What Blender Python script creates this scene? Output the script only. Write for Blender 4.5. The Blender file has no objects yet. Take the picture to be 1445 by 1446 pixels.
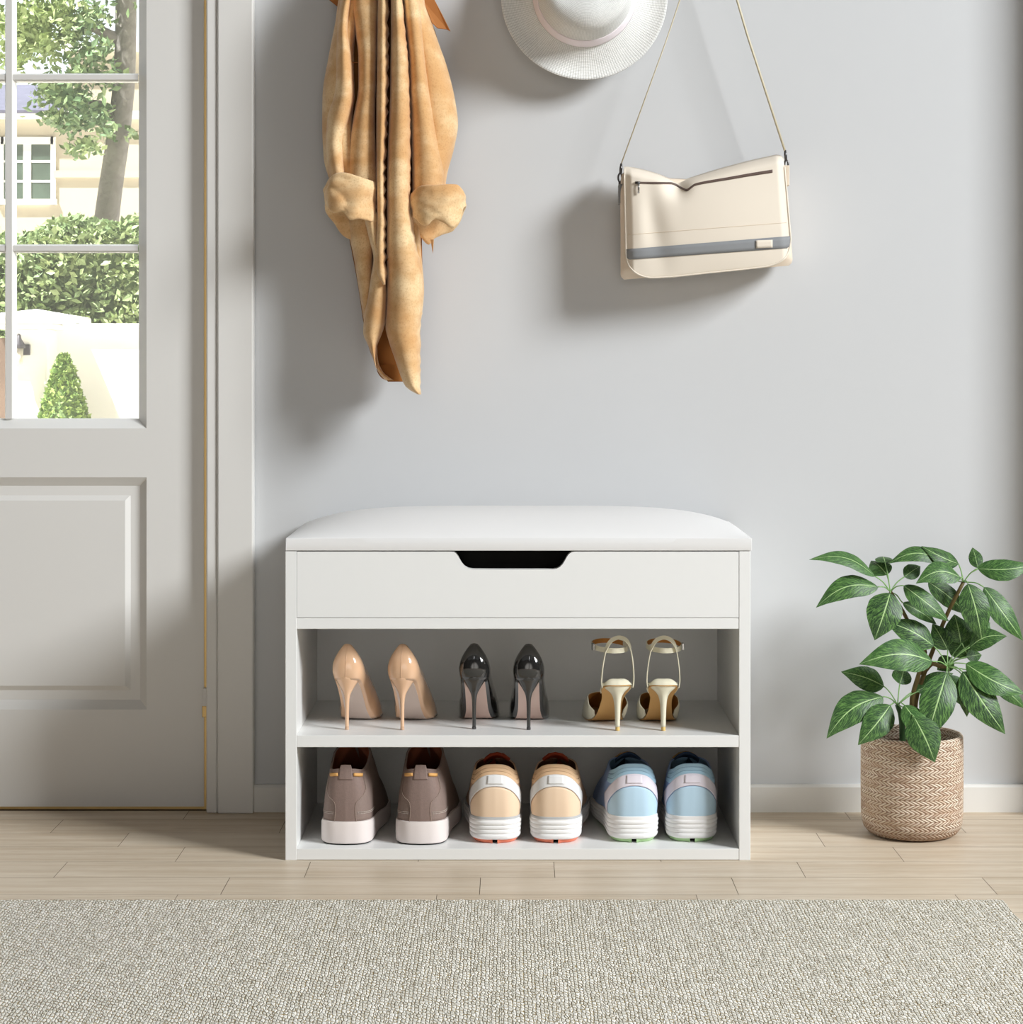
import bpy, bmesh, math, random
from mathutils import Vector, noise
random.seed(7)
PI = math.pi
S = bpy.context.scene
COL = S.collection

# ------------------------------------------------------------------ camera, world, lights
CAM_D, CAM_H, F, VX, VY = 3.012, 0.6438, 2961.0, 724.0, 512.0
cd = bpy.data.cameras.new('camera'); cam = bpy.data.objects.new('camera', cd); COL.objects.link(cam)
cam.location = (0, -CAM_D, CAM_H); cam.rotation_euler = (PI/2, 0, 0)
cd.sensor_fit = 'HORIZONTAL'; cd.sensor_width = 36; cd.lens = 36*F/1445
cd.shift_x = (722.5-VX)/1445; cd.shift_y = -(723-VY)/1445
cd.clip_start = 0.05; cd.clip_end = 300
S.camera = cam
S.view_settings.view_transform = 'Standard'; S.view_settings.look = 'None'
S.view_settings.gamma = 1; S.view_settings.use_curve_mapping = False
S.view_settings.exposure = 0.0

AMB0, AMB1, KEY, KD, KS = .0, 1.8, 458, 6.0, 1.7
w = bpy.data.worlds.new('world'); S.world = w; w.use_nodes = True
nt = w.node_tree; nt.nodes.clear()
def wn(t): return nt.nodes.new(t)
tc = wn('ShaderNodeTexCoord'); sx = wn('ShaderNodeSeparateXYZ'); nt.links.new(tc.outputs['Generated'], sx.inputs[0])
mr = wn('ShaderNodeMapRange'); mr.inputs[1].default_value = 0.0; mr.inputs[2].default_value = 0.35   # towards the garden
nt.links.new(sx.outputs[1], mr.inputs[0])
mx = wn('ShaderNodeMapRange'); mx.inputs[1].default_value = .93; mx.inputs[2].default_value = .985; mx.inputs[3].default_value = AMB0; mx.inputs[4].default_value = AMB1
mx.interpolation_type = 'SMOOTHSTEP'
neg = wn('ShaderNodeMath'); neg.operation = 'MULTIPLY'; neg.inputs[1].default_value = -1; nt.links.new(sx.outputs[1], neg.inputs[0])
nt.links.new(neg.outputs[0], mx.inputs[0])                          # frontal fill: narrow bright patch added to the world behind the viewer
front_fill = wn('ShaderNodeMix'); front_fill.data_type = 'RGBA'; front_fill.blend_type = 'MULTIPLY'; front_fill.inputs[0].default_value = 1
front_fill.inputs[6].default_value = (1.0, .95, .89, 1); nt.links.new(mx.outputs[0], front_fill.inputs[7])
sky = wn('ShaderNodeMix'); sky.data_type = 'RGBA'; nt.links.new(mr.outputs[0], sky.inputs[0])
nt.links.new(front_fill.outputs[2], sky.inputs[6]); sky.inputs[7].default_value = (1.75, 1.9, 2.05, 1)
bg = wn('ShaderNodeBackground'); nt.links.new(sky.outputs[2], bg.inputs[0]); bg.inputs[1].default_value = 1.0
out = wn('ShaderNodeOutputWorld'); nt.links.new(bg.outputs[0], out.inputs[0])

sd = bpy.data.lights.new('garden_sun', 'SUN'); sd.energy = 12.5; sd.angle = math.radians(1.0); sd.color = (1, .985, .95)
so = bpy.data.objects.new('garden_sun', sd); COL.objects.link(so)
so.rotation_euler = Vector((.42, .36, -1)).to_track_quat('-Z', 'Y').to_euler()
ad = bpy.data.lights.new('window_light', 'AREA'); ad.energy = KEY; ad.shape = 'RECTANGLE'; ad.size = KS; ad.size_y = KS; ad.color = (.95, .98, 1.0)
ao = bpy.data.objects.new('window_light', ad); COL.objects.link(ao)
LDIR = Vector((1.5, -1.0, .95)).normalized()
ao.location = Vector((0, -.15, .5)) + LDIR*KD
ao.rotation_euler = (-LDIR).to_track_quat('-Z', 'Y').to_euler()

# ------------------------------------------------------------------ helpers
def PX(px, py, y):
    """point of the place at wall distance y seen at a picture position"""
    d = CAM_D + y
    return Vector(((px-VX)/F*d, y, CAM_H-(py-VY)/F*d))
def lin(c):
    return tuple((v/255/12.92 if v/255 <= .04045 else ((v/255+.055)/1.055)**2.4) for v in c) + (1,)
def lerp(a, b, t): return a+(b-a)*t
def sstep(a, b, x):
    t = max(0, min(1, (x-a)/(b-a))); return t*t*(3-2*t)
def interp(tab, x):
    """smooth (monotone-ish) interpolation of rows (key, v1, v2, ...)"""
    n = len(tab)
    if x <= tab[0][0]: return list(tab[0][1:])
    if x >= tab[-1][0]: return list(tab[-1][1:])
    for i in range(n-1):
        if tab[i][0] <= x <= tab[i+1][0]: break
    x0, x1 = tab[i][0], tab[i+1][0]; h = x1-x0; t = (x-x0)/h
    r = []
    for k in range(1, len(tab[0])):
        p0, p1 = tab[i][k], tab[i+1][k]
        s = (p1-p0)/h
        def slope(j):
            if j == 0: return (tab[1][k]-tab[0][k])/(tab[1][0]-tab[0][0])
            if j == n-1: return (tab[-1][k]-tab[-2][k])/(tab[-1][0]-tab[-2][0])
            a = (tab[j][k]-tab[j-1][k])/(tab[j][0]-tab[j-1][0]); b = (tab[j+1][k]-tab[j][k])/(tab[j+1][0]-tab[j][0])
            return 0 if a*b <= 0 else 2*a*b/(a+b)
        m0, m1 = slope(i), slope(i+1)
        r.append((2*t**3-3*t*t+1)*p0+(t**3-2*t*t+t)*h*m0+(-2*t**3+3*t*t)*p1+(t**3-t*t)*h*m1)
    return r

class MB:
    def __init__(s): s.v = []; s.f = []; s.uv = []; s.m = []
    def add(s, verts, faces, uvs=None, mi=0):
        o = len(s.v); s.v += [tuple(v) for v in verts]
        for f in faces: s.f.append(tuple(i+o for i in f)); s.m.append(mi)
        s.uv += uvs if uvs else [(0, 0)]*len(verts)
        return s
    def box(s, a, b, mi=0):
        x0, y0, z0 = a; x1, y1, z1 = b
        v = [(x0,y0,z0),(x1,y0,z0),(x1,y1,z0),(x0,y1,z0),(x0,y0,z1),(x1,y0,z1),(x1,y1,z1),(x0,y1,z1)]
        return s.add(v, [(0,3,2,1),(4,5,6,7),(0,1,5,4),(1,2,6,5),(2,3,7,6),(3,0,4,7)], mi=mi)
    def grid(s, fn, nu, nv, closed=False, mi=0, uvf=None):
        v = []; uv = []
        for j in range(nv+1):
            for i in range(nu+(0 if closed else 1)):
                v.append(fn(i/nu, j/nv)); uv.append(uvf(i/nu, j/nv) if uvf else (i/nu, j/nv))
        w_ = nu if closed else nu+1; f = []
        for j in range(nv):
            for i in range(nu):
                a = j*w_+i; b = j*w_+(i+1) % w_
                f.append((a, b, b+w_, a+w_))
        return s.add(v, f, uv, mi)
    def tube(s, pts, r, n=8, mi=0, cap=True, flat=None):
        pts = [Vector(p) for p in pts]; rs = r if isinstance(r, (list, tuple)) else [r]*len(pts)
        v = []; prev = None
        for i, p in enumerate(pts):
            t = (pts[min(i+1, len(pts)-1)]-pts[max(i-1, 0)]).normalized()
            if prev is None:
                a = Vector((0, 0, 1)) if abs(t.z) < .9 else Vector((0, 1, 0))
                n1 = t.cross(a).normalized()
            else:
                n1 = (prev-t*prev.dot(t)).normalized()
            prev = n1; n2 = t.cross(n1)
            for k in range(n):
                an = 2*PI*k/n
                v.append(p+n1*math.cos(an)*rs[i]+n2*math.sin(an)*rs[i]*(flat or 1))
        f = []
        for i in range(len(pts)-1):
            for k in range(n):
                a = i*n+k; b = i*n+(k+1) % n
                f.append((a, b, b+n, a+n))
        if cap: f += [tuple(range(n-1, -1, -1)), tuple(range((len(pts)-1)*n, len(pts)*n))]
        return s.add(v, f, mi=mi)
    def ribbon(s, pts, wdir, wd, th, mi=0, closed=False):
        """flat strap: rectangle section; wdir(i)->unit width direction"""
        pts = [Vector(p) for p in pts]; N = len(pts); v = []
        for i, p in enumerate(pts):
            if closed: t = (pts[(i+1) % N]-pts[i-1]).normalized()
            else: t = (pts[min(i+1, N-1)]-pts[max(i-1, 0)]).normalized()
            wv = Vector(wdir(i)); wv = (wv-t*wv.dot(t)).normalized(); nv = t.cross(wv)
            for a, b in ((-1,-1),(1,-1),(1,1),(-1,1)): v.append(p+wv*a*wd/2+nv*b*th/2)
        f = []
        for i in range(N if closed else N-1):
            for k in range(4):
                a = i*4+k; b = i*4+(k+1) % 4; j = ((i+1) % N)*4
                f.append((a, b, j+(k+1) % 4, j+k))
        if not closed: f += [(3,2,1,0), tuple((N-1)*4+k for k in range(4))]
        return s.add(v, f, mi=mi)
    def lathe(s, prof, n=48, c=(0,0,0), mi=0):
        """prof: (r, z) rows"""
        def fn(u, t):
            i = round(t*(len(prof)-1)); r, z = prof[i]; a = 2*PI*u
            return (c[0]+r*math.cos(a), c[1]+r*math.sin(a), c[2]+z)
        return s.grid(fn, n, len(prof)-1, closed=True, mi=mi)
    def build(s, name, mat, parent=None, smooth=True, bevel=0, solid=0, sub=0, merge=0, origin=None, angle=None, recalc=True):
        me = bpy.data.meshes.new(name)
        vs = s.v if origin is None else [(a[0]-origin[0], a[1]-origin[1], a[2]-origin[2]) for a in s.v]
        me.from_pydata(vs, [], s.f)
        ul = me.uv_layers.new(name='UVMap')
        for lp in me.loops: ul.data[lp.index].uv = s.uv[lp.vertex_index]
        for m_ in (mat if isinstance(mat, (list, tuple)) else [mat]): me.materials.append(m_)
        for p, m_ in zip(me.polygons, s.m): p.material_index = m_; p.use_smooth = smooth
        bm = bmesh.new(); bm.from_mesh(me)
        if merge: bmesh.ops.remove_doubles(bm, verts=bm.verts, dist=merge)
        if recalc: bmesh.ops.recalc_face_normals(bm, faces=bm.faces)
        bm.to_mesh(me); bm.free()
        o = bpy.data.objects.new(name, me); COL.objects.link(o)
        if parent: o.parent = parent
        if solid:
            m_ = o.modifiers.new('thickness', 'SOLIDIFY'); m_.thickness = solid; m_.offset = -1
            if len(me.materials) > 1: m_.material_offset = 1; m_.material_offset_rim = 0
        if bevel:
            m_ = o.modifiers.new('bevel', 'BEVEL'); m_.width = bevel; m_.segments = 2; m_.limit_method = 'ANGLE'; m_.angle_limit = math.radians(40)
            m_.harden_normals = False
        if sub:
            m_ = o.modifiers.new('subdivision', 'SUBSURF'); m_.levels = sub; m_.render_levels = sub
        if angle is not None and smooth:
            try: me.set_sharp_from_angle(angle=math.radians(angle))
            except Exception: pass
        return o
def bx(name, a, b, mat, parent=None, bevel=.0008, origin=None):
    return MB().box(a, b).build(name, mat, parent, smooth=False, bevel=bevel, origin=origin)
def tag(o, label=None, cat=None, group=None, kind=None):
    if label: o['label'] = label
    if cat: o['category'] = cat
    if group: o['group'] = group
    if kind: o['kind'] = kind
    return o
def thing(name, label, cat, loc=(0,0,0), rz=0, group=None):
    o = bpy.data.objects.new(name, None); COL.objects.link(o); o.empty_display_size = .02
    o.location = loc; o.rotation_euler = (0, 0, rz)
    return tag(o, label, cat, group)
def dup(root, loc, rz, label, flip=False):
    def cp(o, par):
        c = o.copy(); COL.objects.link(c); c.parent = par
        for ch in o.children: cp(ch, c)
        return c
    r = cp(root, None); r.location = loc; r.rotation_euler = (0, 0, rz); r['label'] = label
    if flip: r.scale = (-r.scale[0], r.scale[1], r.scale[2])
    return r

# ------------------------------------------------------------------ materials
class NT:
    def __init__(s, name):
        s.mat = bpy.data.materials.new(name); s.mat.use_nodes = True; s.t = s.mat.node_tree; s.t.nodes.clear()
        s.p = s.n('ShaderNodeBsdfPrincipled'); o = s.n('ShaderNodeOutputMaterial'); s.l(s.p.outputs[0], o.inputs[0]); s.o = o
    def n(s, t): return s.t.nodes.new(t)
    def l(s, a, b): s.t.links.new(a, b)
    def m(s, op, a, b=None, c=None):
        x = s.n('ShaderNodeMath'); x.operation = op
        for i, v in enumerate((a, b, c)):
            if v is None: continue
            if isinstance(v, (int, float)): x.inputs[i].default_value = v
            else: s.l(v, x.inputs[i])
        return x.outputs[0]
    def mix(s, f, a, b, bt='MIX'):
        x = s.n('ShaderNodeMix'); x.data_type = 'RGBA'; x.blend_type = bt
        for i, v in ((0, f), (6, a), (7, b)):
            if isinstance(v, (int, float)) or isinstance(v, tuple): x.inputs[i].default_value = v
            else: s.l(v, x.inputs[i])
        return x.outputs[2]
    def mr(s, v, a, b, c, d, smooth=False):
        x = s.n('ShaderNodeMapRange'); s.l(v, x.inputs[0])
        if smooth: x.interpolation_type = 'SMOOTHSTEP'
        for i, q in enumerate((a, b, c, d)): x.inputs[i+1].default_value = q
        return x.outputs[0]
    def coord(s, which='Object', scale=None):
        t = s.n('ShaderNodeTexCoord').outputs[which]
        if scale:
            mp = s.n('ShaderNodeMapping'); mp.inputs['Scale'].default_value = scale; s.l(t, mp.inputs[0]); return mp.outputs[0]
        return t
    def xyz(s, v):
        x = s.n('ShaderNodeSeparateXYZ'); s.l(v, x.inputs[0]); return x.outputs
    def noise(s, vec, scale, detail=3, rough=.5):
        x = s.n('ShaderNodeTexNoise'); s.l(vec, x.inputs['Vector']); x.inputs['Scale'].default_value = scale
        x.inputs['Detail'].default_value = detail; x.inputs['Roughness'].default_value = rough; return x.outputs[0]
    def bump(s, h, strength, dist):
        b = s.n('ShaderNodeBump'); b.inputs['Strength'].default_value = strength; b.inputs['Distance'].default_value = dist
        s.l(h, b.inputs['Height']); s.l(b.outputs[0], s.p.inputs['Normal'])
    def set(s, col=None, rough=None, spec=None, metal=None, coat=None, sheen=None, sss=None):
        P = s.p.inputs
        if col is not None:
            if isinstance(col, tuple): P['Base Color'].default_value = col
            else: s.l(col, P['Base Color'])
        if rough is not None: P['Roughness'].default_value = rough
        if spec is not None: P['Specular IOR Level'].default_value = spec
        if metal is not None: P['Metallic'].default_value = metal
        if coat is not None: P['Coat Weight'].default_value = coat; P['Coat Roughness'].default_value = .04
        if sheen is not None: P['Sheen Weight'].default_value = sheen; P['Sheen Roughness'].default_value = .5
        return s
def simple(name, rgb, rough=.5, spec=.5, metal=0, coat=0, var=.04, scale=40, bump=0, bscale=300, bdist=.0005, sheen=0):
    t = NT(name); c = lin(rgb); co = t.coord('Object')
    nz = t.noise(co, scale, 3)
    col = t.mix(nz, tuple(x*(1-var) for x in c[:3])+(1,), tuple(min(1, x*(1+var)) for x in c[:3])+(1,))
    t.set(col, rough, spec, metal, coat, sheen)
    if bump: t.bump(t.noise(co, bscale, 2), bump, bdist)
    return t.mat

M = {}
M['wall'] = simple('wall_paint', (203,204,205), .75, .2, var=.01, scale=6, bump=.06, bscale=500, bdist=.0003)
M['white_trim'] = simple('trim_paint', (224,222,218), .42, .4, var=.008, scale=5)
M['base'] = simple('baseboard_paint', (226,224,219), .5, .3, var=.008, scale=5)
M['melamine'] = simple('white_melamine', (236,236,234), .38, .35, var=.006, scale=5)
M['vinyl'] = simple('white_leatherette', (233,232,231), .42, .4, var=.008, scale=10, bump=.08, bscale=900, bdist=.0002)
M['plain_black'] = simple('matte_black', (22,22,20), .9, .1)  # black of soles and lid board, and painted shade in the hand slot
M['brass'] = simple('brass', (198,168,112), .4, .5, metal=.85, var=.05, scale=30)
M['dark_metal'] = simple('dark_metal', (92,90,90), .3, .5, metal=.9)
M['silver'] = simple('silver_metal', (180,180,180), .25, .5, metal=1)
M['ceiling'] = simple('ceiling_paint', (150,148,146), .8, .2)

def glass_mat():
    t = NT('window_glass'); t.t.nodes.remove(t.p)
    tr = t.n('ShaderNodeBsdfTransparent'); tr.inputs[0].default_value = (.97, .98, .97, 1); g = t.n('ShaderNodeBsdfGlossy'); g.inputs['Roughness'].default_value = .01
    mxs = t.n('ShaderNodeMixShader'); mxs.inputs[0].default_value = .04
    t.l(tr.outputs[0], mxs.inputs[1]); t.l(g.outputs[0], mxs.inputs[2]); t.l(mxs.outputs[0], t.o.inputs[0]); return t.mat
M['glass'] = glass_mat()

def floor_mat():
    t = NT('oak_planks'); co = t.coord('Object')
    at = t.n('ShaderNodeAttribute'); at.attribute_name = 'plank'; rnd = at.outputs['Fac']
    x, y, z = t.xyz(co)
    cmb = t.n('ShaderNodeCombineXYZ'); t.l(t.m('ADD', t.m('MULTIPLY', x, 2.2), t.m('MULTIPLY', rnd, 37.0)), cmb.inputs[0])
    t.l(t.m('MULTIPLY', y, 26.0), cmb.inputs[1]); t.l(t.m('MULTIPLY', rnd, 11.0), cmb.inputs[2]); v = cmb.outputs[0]
    n1 = t.noise(v, 1.6, 5, .6); n2 = t.noise(v, 9, 4, .65)
    wv = t.n('ShaderNodeTexWave'); wv.bands_direction = 'Y'; t.l(v, wv.inputs['Vector']); wv.inputs['Scale'].default_value = .35
    wv.inputs['Distortion'].default_value = 7; wv.inputs['Detail'].default_value = 3; wv.inputs['Detail Scale'].default_value = .7
    c = t.mix(t.mr(n1, .3, .7, 0, 1), lin((198,180,156)), lin((220,206,186)))
    c = t.mix(t.mr(n2, .46, .72, 0, .6), c, lin((182,157,128)))
    c = t.mix(t.mr(wv.outputs[0], .55, 1, 0, .36), c, lin((186,158,124)))
    c = t.mix(t.mr(rnd, 0, 1, 0, .42), c, lin((222,208,188)))
    kn = t.noise(t.coord('Object', (6, 40, 1)), 1.2, 2)
    c = t.mix(t.mr(kn, .70, .78, 0, .5), c, lin((160,126,92)))
    t.set(c, .42, .35); t.bump(n2, .08, .0004); return t.mat
M['floor'] = floor_mat()
M['gap'] = simple('plank_gap', (120,98,76), .9, .1)

def rug_mat():
    t = NT('woven_rug'); co = t.coord('Object'); x, y, z = t.xyz(co)
    wob = t.noise(co, 70, 2); xx = t.m('ADD', x, t.m('MULTIPLY', t.m('SUBTRACT', wob, .5), .0016))
    def vor(feature):
        v = t.n('ShaderNodeTexVoronoi'); v.feature = feature; v.inputs['Scale'].default_value = 1; v.inputs['Randomness'].default_value = .55
        v.voronoi_dimensions = '2D'; t.l(cc.outputs[0], v.inputs['Vector']); return v
    cc = t.n('ShaderNodeCombineXYZ'); t.l(t.m('DIVIDE', xx, .0040), cc.inputs[0])
    cx = t.m('DIVIDE', x, .0112)
    t.l(t.m('ADD', t.m('DIVIDE', y, .0088), t.m('MULTIPLY', t.m('SUBTRACT', cx, t.m('FLOOR', cx)), .8)), cc.inputs[1])
    ed = vor('DISTANCE_TO_EDGE').outputs['Distance']; rc = t.xyz(vor('F1').outputs['Color'])[0]
    fx = t.m('FRACT', cx); sl = t.m('ABSOLUTE', t.m('SUBTRACT', fx, .5))                      # slit between two cords
    rowp = t.m('ABSOLUTE', t.m('SINE', t.m('MULTIPLY', t.m('ADD', t.m('DIVIDE', y, .0165), t.m('MULTIPLY', t.m('FLOOR', cx), .37)), PI)))
    slit = t.m('MULTIPLY', t.mr(sl, .41, .49, 0, 1, True), t.mr(rowp, .35, .85, 0, 1, True))
    fib = t.noise(co, 1100, 2)
    h = t.m('MULTIPLY', t.mr(ed, .0, .26, 0, 1, True), t.m('SUBTRACT', 1.0, t.m('MULTIPLY', slit, .8)))
    yarn = t.mix(rc, lin((206,201,188)), lin((246,243,236)))
    yarn = t.mix(t.mr(fib, .38, .66, 0, .4), yarn, lin((206,198,178)))
    gap = t.mix(rc, lin((128,112,80)), lin((188,166,120)))
    brk = t.noise(co, 190, 2); hb = t.m('ADD', h, t.m('MULTIPLY', t.m('SUBTRACT', brk, .45), 1.5))
    c = t.mix(t.mr(hb, .06, .40, 0, 1, True), gap, yarn)
    t.set(c, .95, .1); t.bump(t.m('ADD', h, t.m('MULTIPLY', fib, .25)), .7, .0022); return t.mat
M['rug'] = rug_mat()

def suede_mat():
    t = NT('tan_suede'); co = t.coord('Object')
    band = t.noise(t.coord('Object', (7, 7, 15)), 1.5, 3, .55); n2 = t.noise(co, 55, 3, .6); fine = t.noise(co, 420, 2)
    c = t.mix(t.mr(band, .36, .66, 0, 1, True), lin((212,166,114)), lin((238,208,162)))
    c = t.mix(t.mr(n2, .45, .75, 0, .5), c, lin((206,156,102)))
    c = t.mix(t.mr(fine, .5, .75, 0, .4), c, lin((178,126,78)))
    t.set(c, .92, .12, sheen=.25); t.bump(t.m('ADD', fine, t.m('MULTIPLY', n2, 1.2)), .35, .0006); return t.mat
M['suede'] = suede_mat()
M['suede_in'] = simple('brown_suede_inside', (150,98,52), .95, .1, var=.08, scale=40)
M['suede_strap'] = simple('brown_suede_strap', (168,112,66), .9, .1, var=.1, scale=50)

def straw_mat():
    t = NT('white_straw'); u, v, _ = t.xyz(t.coord('UV'))
    a = t.m('ABSOLUTE', t.m('SINE', t.m('MULTIPLY', u, PI*190))); r = t.m('ABSOLUTE', t.m('SINE', t.m('MULTIPLY', v, PI*1.0)))
    nz = t.noise(t.coord('Object'), 260, 2)
    h = t.m('MULTIPLY', t.m('POWER', a, .6), t.m('POWER', r, .6))
    c = t.mix(t.mr(t.m('ADD', h, t.m('MULTIPLY', nz, .5)), .35, .95, 0, 1), lin((206,206,202)), lin((241,241,238)))
    t.set(c, .8, .2); t.bump(h, .5, .0008); return t.mat
M['straw'] = straw_mat()
M['ribbon'] = simple('pink_satin', (246,236,241), .45, .4, var=.02)
M['bag'] = simple('cream_leather', (230,219,203), .7, .2, var=.02, scale=8, bump=.08, bscale=700, bdist=.0003)
M['bag_side'] = simple('beige_leather_gusset', (228,212,192), .65, .25, var=.03, scale=12)
M['grey_stripe'] = simple('grey_webbing', (140,142,144), .6, .3, var=.04, scale=90, bump=.2, bscale=900)
M['zip'] = simple('brown_zipper', (98,80,72), .5, .4, var=.2, scale=900)
M['cord'] = simple('beige_cord', (206,196,170), .6, .3, var=.05)
M['cord_edge'] = simple('olive_cord', (196,182,146), .6, .3, var=.05)

def herring_mat():
    t = NT('herringbone_basket'); u, v, _ = t.xyz(t.coord('UV'))       # u turns round, v metres up
    row = t.m('DIVIDE', v, .0058); fr = t.m('FRACT', row); tri = t.m('ABSOLUTE', t.m('SUBTRACT', t.m('FRACT', t.m('MULTIPLY', row, .5)), .5))
    sl = t.m('ADD', t.m('MULTIPLY', u, 66.0), t.m('MULTIPLY', tri, 3.2)); fs = t.m('FRACT', sl)
    cc = t.n('ShaderNodeCombineXYZ'); t.l(t.m('FLOOR', sl), cc.inputs[0]); t.l(t.m('FLOOR', row), cc.inputs[1])
    wn_ = t.n('ShaderNodeTexWhiteNoise'); t.l(cc.outputs[0], wn_.inputs['Vector'])
    big = t.noise(t.coord('Object', (1, 1, 5)), 16, 3)
    h = t.m('MULTIPLY', t.m('SINE', t.m('MULTIPLY', fs, PI)), t.m('POWER', t.m('SINE', t.m('MULTIPLY', fr, PI)), .4))
    c = t.mix(wn_.outputs[0], lin((214,192,168)), lin((242,228,210)))
    c = t.mix(t.mr(wn_.outputs[0], .84, .9, 0, .6), c, lin((160,122,94)))
    c = t.mix(t.mr(h, .15, .55, 1, 0, True), c, lin((138,104,80)))
    c = t.mix(t.mr(big, .48, .68, 0, .55), c, lin((186,154,128)))
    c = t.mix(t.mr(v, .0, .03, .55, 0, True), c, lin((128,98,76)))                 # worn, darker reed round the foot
    t.set(c, .8, .25); t.bump(h, .8, .0016); return t.mat
M['basket'] = herring_mat()
M['soil'] = simple('potting_soil', (92,70,58), .95, .1, var=.6, scale=260, bump=1, bscale=260, bdist=.004)

def leaf_mat():
    t = NT('plant_leaf'); u, v, _ = t.xyz(t.coord('UV'))
    au = t.m('ABSOLUTE', t.m('SUBTRACT', u, .5))
    inf = t.n('ShaderNodeObjectInfo'); rnd = inf.outputs['Random']
    nz = t.noise(t.coord('UV', (3, 3, 1)), 3.0, 3)
    side = t.m('SUBTRACT', t.m('MULTIPLY', v, 15.0), t.m('MULTIPLY', au, 11.0)); side = t.m('ADD', side, t.m('MULTIPLY', nz, 1.6))
    st = t.m('ABSOLUTE', t.m('SINE', t.m('MULTIPLY', side, PI)))
    cmb = t.n('ShaderNodeCombineXYZ'); t.l(t.m('MULTIPLY', side, 1.0), cmb.inputs[0]); t.l(t.m('MULTIPLY', au, 3.0), cmb.inputs[1]); t.l(t.m('MULTIPLY', rnd, 20.0), cmb.inputs[2])
    var = t.noise(cmb.outputs[0], 2.6, 3, .6)
    base = t.mix(rnd, lin((34,60,34)), lin((50,86,42)))
    c = t.mix(t.mr(var, .46, .64, 0, .72), base, lin((112,156,80)))
    c = t.mix(t.mr(st, 0, .14, .5, 0), c, lin((150,188,118)))
    c = t.mix(t.mr(au, .010, .024, 1, 0), c, lin((176,206,142)))
    t.set(c, .42, .35); t.bump(t.m('ADD', t.m('MULTIPLY', st, .6), t.mr(au, 0, .06, 0, 1)), .18, .0010)
    P = t.p.inputs
    return t.mat
M['leaf'] = leaf_mat()
M['petiole'] = simple('green_petiole', (132,172,104), .5, .4, var=.1, scale=60)
M['stem'] = simple('green_stem', (52,84,44), .5, .4, var=.2, scale=60)
M['brown_stem'] = simple('brown_stem', (98,84,46), .6, .3, var=.25, scale=60)

M['nude'] = simple('nude_patent', (228,186,150), .16, .5, coat=.7, var=.02)
M['nude_in'] = simple('nude_lining', (206,172,144), .7, .2)
M['pink_sole'] = simple('pale_pink_sole', (214,196,186), .5, .3, var=.03)
M['black_patent'] = simple('black_patent', (38,37,36), .12, .5, coat=.9, var=.02)
M['black_in'] = simple('black_lining', (40,36,34), .7, .2)
M['pinker_sole'] = simple('soft_pink_sole', (222,194,182), .5, .3, var=.03)
M['cream'] = simple('cream_leather_sandal', (228,222,198), .35, .4, coat=.2, var=.02)
M['tan_sole'] = simple('tan_leather_sole', (204,158,98), .5, .3, var=.06)
M['tan_lining'] = simple('tan_lining', (176,118,58), .6, .2)
M['gold_tip'] = simple('golden_heel_tip', (226,192,120), .4, .4)
M['taupe'] = simple('taupe_leather', (138,120,112), .62, .35, var=.12, scale=300, bump=.3, bscale=650, bdist=.0006)
M['taupe_dark'] = simple('taupe_leather_back_piece', (134,114,106), .6, .35, var=.12, scale=300, bump=.3, bscale=650, bdist=.0006)
M['rust'] = simple('rust_lining', (146,84,60), .7, .2, var=.1)
M['thread'] = simple('pale_thread', (214,204,194), .8, .2)
M['thread_dim'] = simple('tan_thread', (176,158,144), .8, .2)
M['rubber'] = simple('white_rubber', (232,222,218), .45, .4, var=.015)
M['lace_tan'] = simple('tan_rawhide_lace', (226,172,104), .6, .3, var=.1)
M['peach'] = simple('peach_leather', (240,212,182), .5, .35, var=.02)
M['peach_dark'] = simple('peach_collar_fabric', (232,196,158), .75, .2, var=.05, scale=80)
M['runner_white'] = simple('white_runner_leather', (236,236,236), .5, .35, var=.01)
M['runner_lilac'] = simple('pale_lilac_leather', (232,226,236), .5, .35, var=.01)
M['eva'] = simple('white_foam', (244,242,240), .5, .35, var=.01)
M['grey_rim'] = simple('grey_foam_rim', (190,190,190), .55, .3)
M['red_rubber'] = simple('coral_rubber', (236,136,106), .5, .35)
M['red_lining'] = simple('red_lining', (176,70,44), .7, .2)
M['dark_lining'] = simple('dark_brown_lining', (110,74,56), .8, .2)
M['blue'] = simple('sky_blue_leather', (190,218,236), .5, .35, var=.02)
M['blue_collar'] = simple('sky_blue_collar', (170,206,228), .65, .25, var=.03)
M['blue_deep'] = simple('periwinkle_mesh', (150,174,214), .7, .2, var=.05, scale=200)
M['navy'] = simple('navy_mesh', (60,78,104), .75, .2, var=.05)
M['blue_lining'] = simple('slate_blue_lining', (116,146,170), .7, .2)
M['green_rubber'] = simple('lime_rubber', (180,214,158), .5, .35)
M['tan_lace'] = simple('tan_lace', (186,140,92), .7, .2)
M['peach_mesh'] = simple('peach_mesh', (214,180,152), .75, .2, var=.06, scale=200)

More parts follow.
